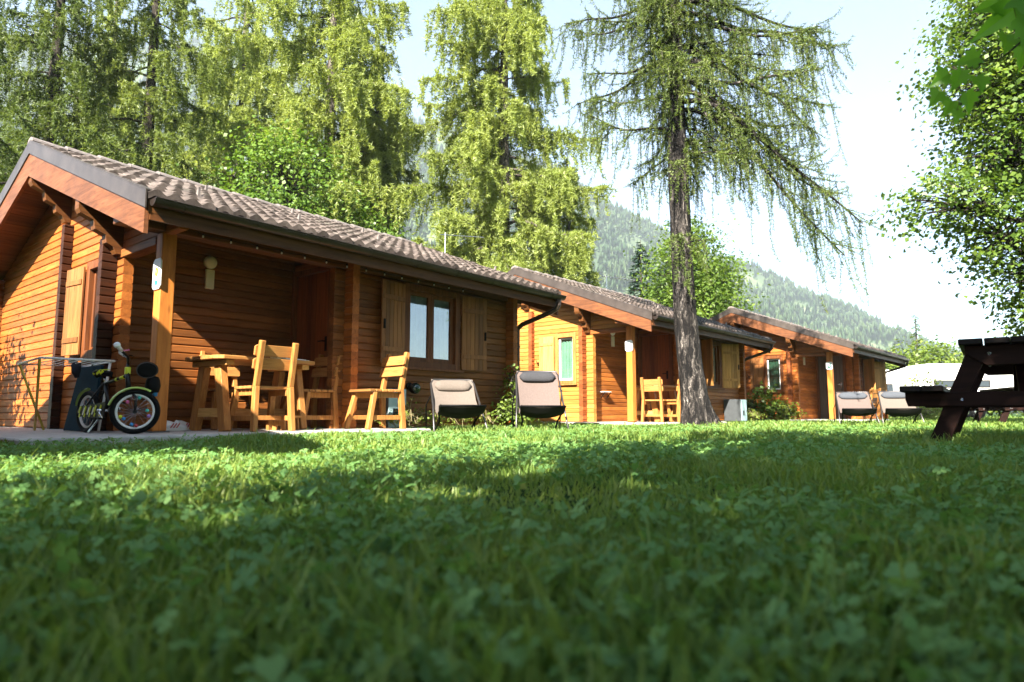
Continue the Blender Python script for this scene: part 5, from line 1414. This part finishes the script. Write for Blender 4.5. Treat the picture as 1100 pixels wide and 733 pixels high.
# ------------------------------------------------------------------ small plants at the wall feet
GP = 'weeds along the cabin walls'
plants = [((2.98, -.22), .42, 0, 'yellow green weed growing beside the pale meter cabinet'), ((3.45, -.20), .22, 0, 'low weed behind the taupe deckchair'), ((3.95, -.22), .26, 0, 'low weed under the right hand shutter'), ((4.45, -.22), .24, 0, 'low weed left of the corner climber'), ((2.55, -.25), .20, 0, 'low weed behind the lone chair legs')]
for k, ((lx, ly), h, i, lab) in enumerate(plants):
    x, y, _ = to_world(i, (lx, ly, 0)); broadleaf('weed', (x, y), h, .006, [(0, 0, h * .8, h * .35, h * .25), (.1, .02, h * .5, h * .6, h * .3), (-.14, -.02, h * .4, h * .6, h * .3), (.28, 0, h * .35, h * .5, h * .25), (-.3, 0, h * .3, h * .5, h * .25)], 520, 120 + k, lab, 'weed', 'dry', .038, cat='weed', crad=.06, per=10, group=GP)
x, y, _ = to_world(0, (4.98, -.30, 0)); broadleaf('climbing_shrub', (x, y), .98, .012, [(0, 0, .78, .13, .16), (.04, 0, .52, .17, .2), (-.04, .02, .26, .24, .2), (.18, .0, .2, .2, .18)], 1500, 131, 'upright leafy shrub at the right corner of the nearest cabin', 'bush', 'bark', .05, cat='shrub', crad=.08, per=14)
x, y, _ = to_world(2, (-.35, 1.75, 0)); broadleaf('fern_shrub', (x, y), 1.15, .015, [(0, 0, .85, .25, .2), (-.25, .3, .5, .4, .3), (.1, -.2, .35, .35, .3), (-.3, .7, .3, .4, .25)], 1700, 132, 'dark shrub under the shutter of the farthest cabin', 'maple', 'bark', .09, cat='shrub', crad=.12, per=14)
x, y, _ = to_world(2, (-.30, 1.2, 0)); broadleaf('fern_shrub', (x, y), .6, .012, [(0, 0, .4, .2, .2), (.1, -.1, .2, .3, .15)], 600, 133, 'light green low shrub beside the dark one at the farthest cabin', 'weed', 'bark', .07, cat='shrub', crad=.1, per=12)
x, y, _ = to_world(1, (5.15, -.35, 0)); broadleaf('weed', (x, y), .3, .008, [(0, 0, .2, .2, .12), (.3, .0, .15, .2, .1)], 420, 134, 'low weeds beside the downpipe of the yellow sided cabin', 'weed', 'dry', .05, cat='weed', crad=.08, per=10, group=GP)
x, y = col_at(1000, 24.5); broadleaf('bush', (x, y), .6, .02, [(0, 0, .35, .6, .2), (.8, .1, .3, .6, .2), (-.8, 0, .3, .6, .18)], 700, 135, 'low growth at the foot of the caravans', 'weed', 'dry', .1, cat='bush', crad=.12, per=12)

# ------------------------------------------------------------------ grass and clover
def field(n, r0, r1, spread=R(56)):
    u = np.sqrt(rng.random(n) * (r1 * r1 - r0 * r0) + r0 * r0); a = rng.uniform(-spread, spread, n) + HEAD
    return np.stack([u * np.cos(a), u * np.sin(a)], -1), u
def clear(p):
    k = np.ones(len(p), bool)
    for i in range(4):
        (lx, ly, _), a = CABS[i]; c, s = math.cos(a), math.sin(a)
        x = (p[:, 0] - lx) * c + (p[:, 1] - ly) * s; y = -(p[:, 0] - lx) * s + (p[:, 1] - ly) * c
        k &= ~((x > (-1.27 if i == 0 else -.52)) & (x < (2.77 if i == 0 else 2.42)) & (y > -.87) & (y < (4.6 if i == 0 and True else 1.07)) & ~((x > 0) & (y > 1.2)))
        k &= ~((x > -.02) & (x < 5.27) & (y > -.02) & (y < 5.3))
    tx_, ty_ = col_at(752, 12.0); k &= np.hypot(p[:, 0] - tx_, p[:, 1] - ty_) > .38
    return k
def lump(p): return np.sin(p[:, 0] * 2.3 + np.sin(p[:, 1] * 1.7)) + np.sin(p[:, 1] * 3.1 + 1.3 * np.sin(p[:, 0] * 1.1)) + .6 * np.sin(p[:, 0] * 7.3 - p[:, 1] * 5.1)
def grass():
    Vs = []
    for n, r0, r1, h0, h1, w in ((26000, .30, 1.6, .022, .066, .0028), (62000, 1.6, 4.5, .022, .066, .0035), (90000, 4.5, 9.5, .028, .078, .006), (80000, 9.5, 20, .03, .085, .011), (60000, 20, 42, .04, .10, .022)):
        p, u = field(n, r0, r1); p = p[clear(p)]; n = len(p)
        lm = lump(p)
        h = rng.uniform(h0, h1, n) * (1 + .24 * lm) * np.where(rng.random(n) < .03, 1.45, 1)
        a = rng.uniform(0, 2 * np.pi, n); lean = rng.uniform(.1, .95, n) * h; b = a + rng.normal(0, .6, n)
        w_ = w * rng.uniform(.6, 1.4, n)
        s = np.stack([np.cos(a + 1.57), np.sin(a + 1.57), np.zeros(n)], -1) * w_[:, None]
        base = np.stack([p[:, 0], p[:, 1], np.full(n, GROUND - .004)], -1)
        l1 = np.stack([np.cos(b) * lean * .35, np.sin(b) * lean * .35, h * .6], -1); l2 = np.stack([np.cos(b) * lean, np.sin(b) * lean, h], -1)
        Vs.append(np.stack([base - s, base + s, base + l1 + s * .8, base + l1 - s * .8, base + l2 + s * .12, base + l2 - s * .12], 1))
    V = np.concatenate(Vs); n = len(V); b = np.arange(n)[:, None] * 6
    F = np.concatenate([b + np.array([[0, 1, 2, 3]]), b + np.array([[3, 2, 4, 5]])])
    o = np_mesh('grass', V.reshape(-1, 3), F, M['grass']); o['kind'] = 'stuff'; o['label'] = 'short green grass covering the lawn'; o['category'] = 'grass'
grass()
def clover():
    Vs = []
    for n, r0, r1, sc in ((5000, .38, 1.6, 1.0), (27000, 1.6, 4.5, 1.0), (44000, 4.5, 11, 1.15), (9000, 11, 20, 1.6)):
        p, u = field(n, r0, r1); lm = lump(p * .8 + 3.1) + rng.normal(0, .7, n)
        p = p[clear(p) & (lm > -.35)]; n = len(p)
        h = rng.uniform(.022, .075, n); sz = rng.uniform(.0058, .0145, n) * sc * np.where(rng.random(n) < .05, 1.5, 1); a0 = rng.uniform(0, 6.28, n)
        c = np.stack([p[:, 0], p[:, 1], GROUND + h], -1); tilt = rng.normal(0, .42, (n, 2))
        for k in range(3):
            a = a0 + k * 2.094
            d = np.stack([np.cos(a), np.sin(a)], -1); e = np.stack([-np.sin(a), np.cos(a)], -1)
            def pt(f, g, up):
                q = d * (sz * f)[:, None] + e * (sz * g)[:, None]
                return c + np.stack([q[:, 0], q[:, 1], q[:, 0] * tilt[:, 0] + q[:, 1] * tilt[:, 1] + up * sz], -1)
            Vs.append(np.stack([pt(0, 0, 0), pt(.55, .58, .16), pt(1.12, .42, .05), pt(1.0, 0, -.06), pt(1.12, -.42, .05), pt(.55, -.58, .16)], 1))
    V = np.concatenate(Vs); n = len(V)
    F = np.arange(n * 6).reshape(n, 6)
    o = np_mesh('clover', V.reshape(-1, 3), F, M['clover']); o['kind'] = 'stuff'; o['label'] = 'clover leaves scattered through the lawn'; o['category'] = 'clover'
clover()
def litter():
    Vs = []
    n = 900; p, u = field(n, .6, 14); p = p[clear(p)]; n = len(p)
    c = np.stack([p[:, 0], p[:, 1], GROUND + rng.uniform(.02, .07, n)], -1); sz = rng.uniform(.012, .03, n)[:, None]
    d = unit(rng.normal(0, 1, (n, 3)) * [1, 1, .5]) * sz; nn = unit(rng.normal(0, .5, (n, 3)) + [0, 0, 1]); w = unit(np.cross(nn, d)) * sz * .4
    V = quads_leaf(c, d, w, nn)
    o = np_mesh('leaf_litter', V, np.arange(len(V)).reshape(-1, 4), M['weed']); o['kind'] = 'stuff'; o['label'] = 'small yellowish leaves and weed tips in the lawn'; o['category'] = 'leaves'
litter()
def rosettes():
    n = 1500; p, u = field(n, .55, 12); lm = lump(p * .6 - 2) ; p = p[clear(p) & (lm > .2)]; n = len(p)
    L_ = []
    for k in range(5):
        a = rng.uniform(0, 6.28, n); d = np.stack([np.cos(a), np.sin(a), rng.uniform(.25, 1.1, n)], -1); d = unit(d) * rng.uniform(.022, .052, (n, 1))
        c = np.stack([p[:, 0], p[:, 1], GROUND + rng.uniform(.015, .045, n)], -1)
        nn = unit(np.stack([-np.cos(a) * .6, -np.sin(a) * .6, np.ones(n)], -1)); w = unit(np.cross(nn, d)) * np.linalg.norm(d, axis=1, keepdims=True) * .3
        L_.append(quads_leaf(c, d, w, nn))
    V = np.concatenate(L_); o = np_mesh('lawn_weeds', V, np.arange(len(V)).reshape(-1, 4), M['clover']); o['kind'] = 'stuff'; o['label'] = 'broad leaved weeds scattered through the lawn'; o['category'] = 'weeds'
rosettes()
# dead needles and dry grass round the larch foot
tx_, ty_ = col_at(752, 12.0); n = 2600
rr_ = .34 + np.abs(rng.normal(0, .38, n)); aa = rng.uniform(0, 6.28, n)
c = np.stack([tx_ + rr_ * np.cos(aa), ty_ + rr_ * np.sin(aa), np.full(n, GROUND)], -1)
d = unit(rng.normal(0, 1, (n, 3)) * [1, 1, .8] + [0, 0, .8]) * rng.uniform(.03, .085, (n, 1)); w = unit(np.cross(d, rng.normal(0, 1, d.shape))) * .004
V = tris(c, d, w); o = np_mesh('dry_grass', V, np.arange(len(V)).reshape(-1, 3), M['dry']); o['kind'] = 'stuff'; o['label'] = 'dry straw coloured grass round the big larch foot'; o['category'] = 'grass'
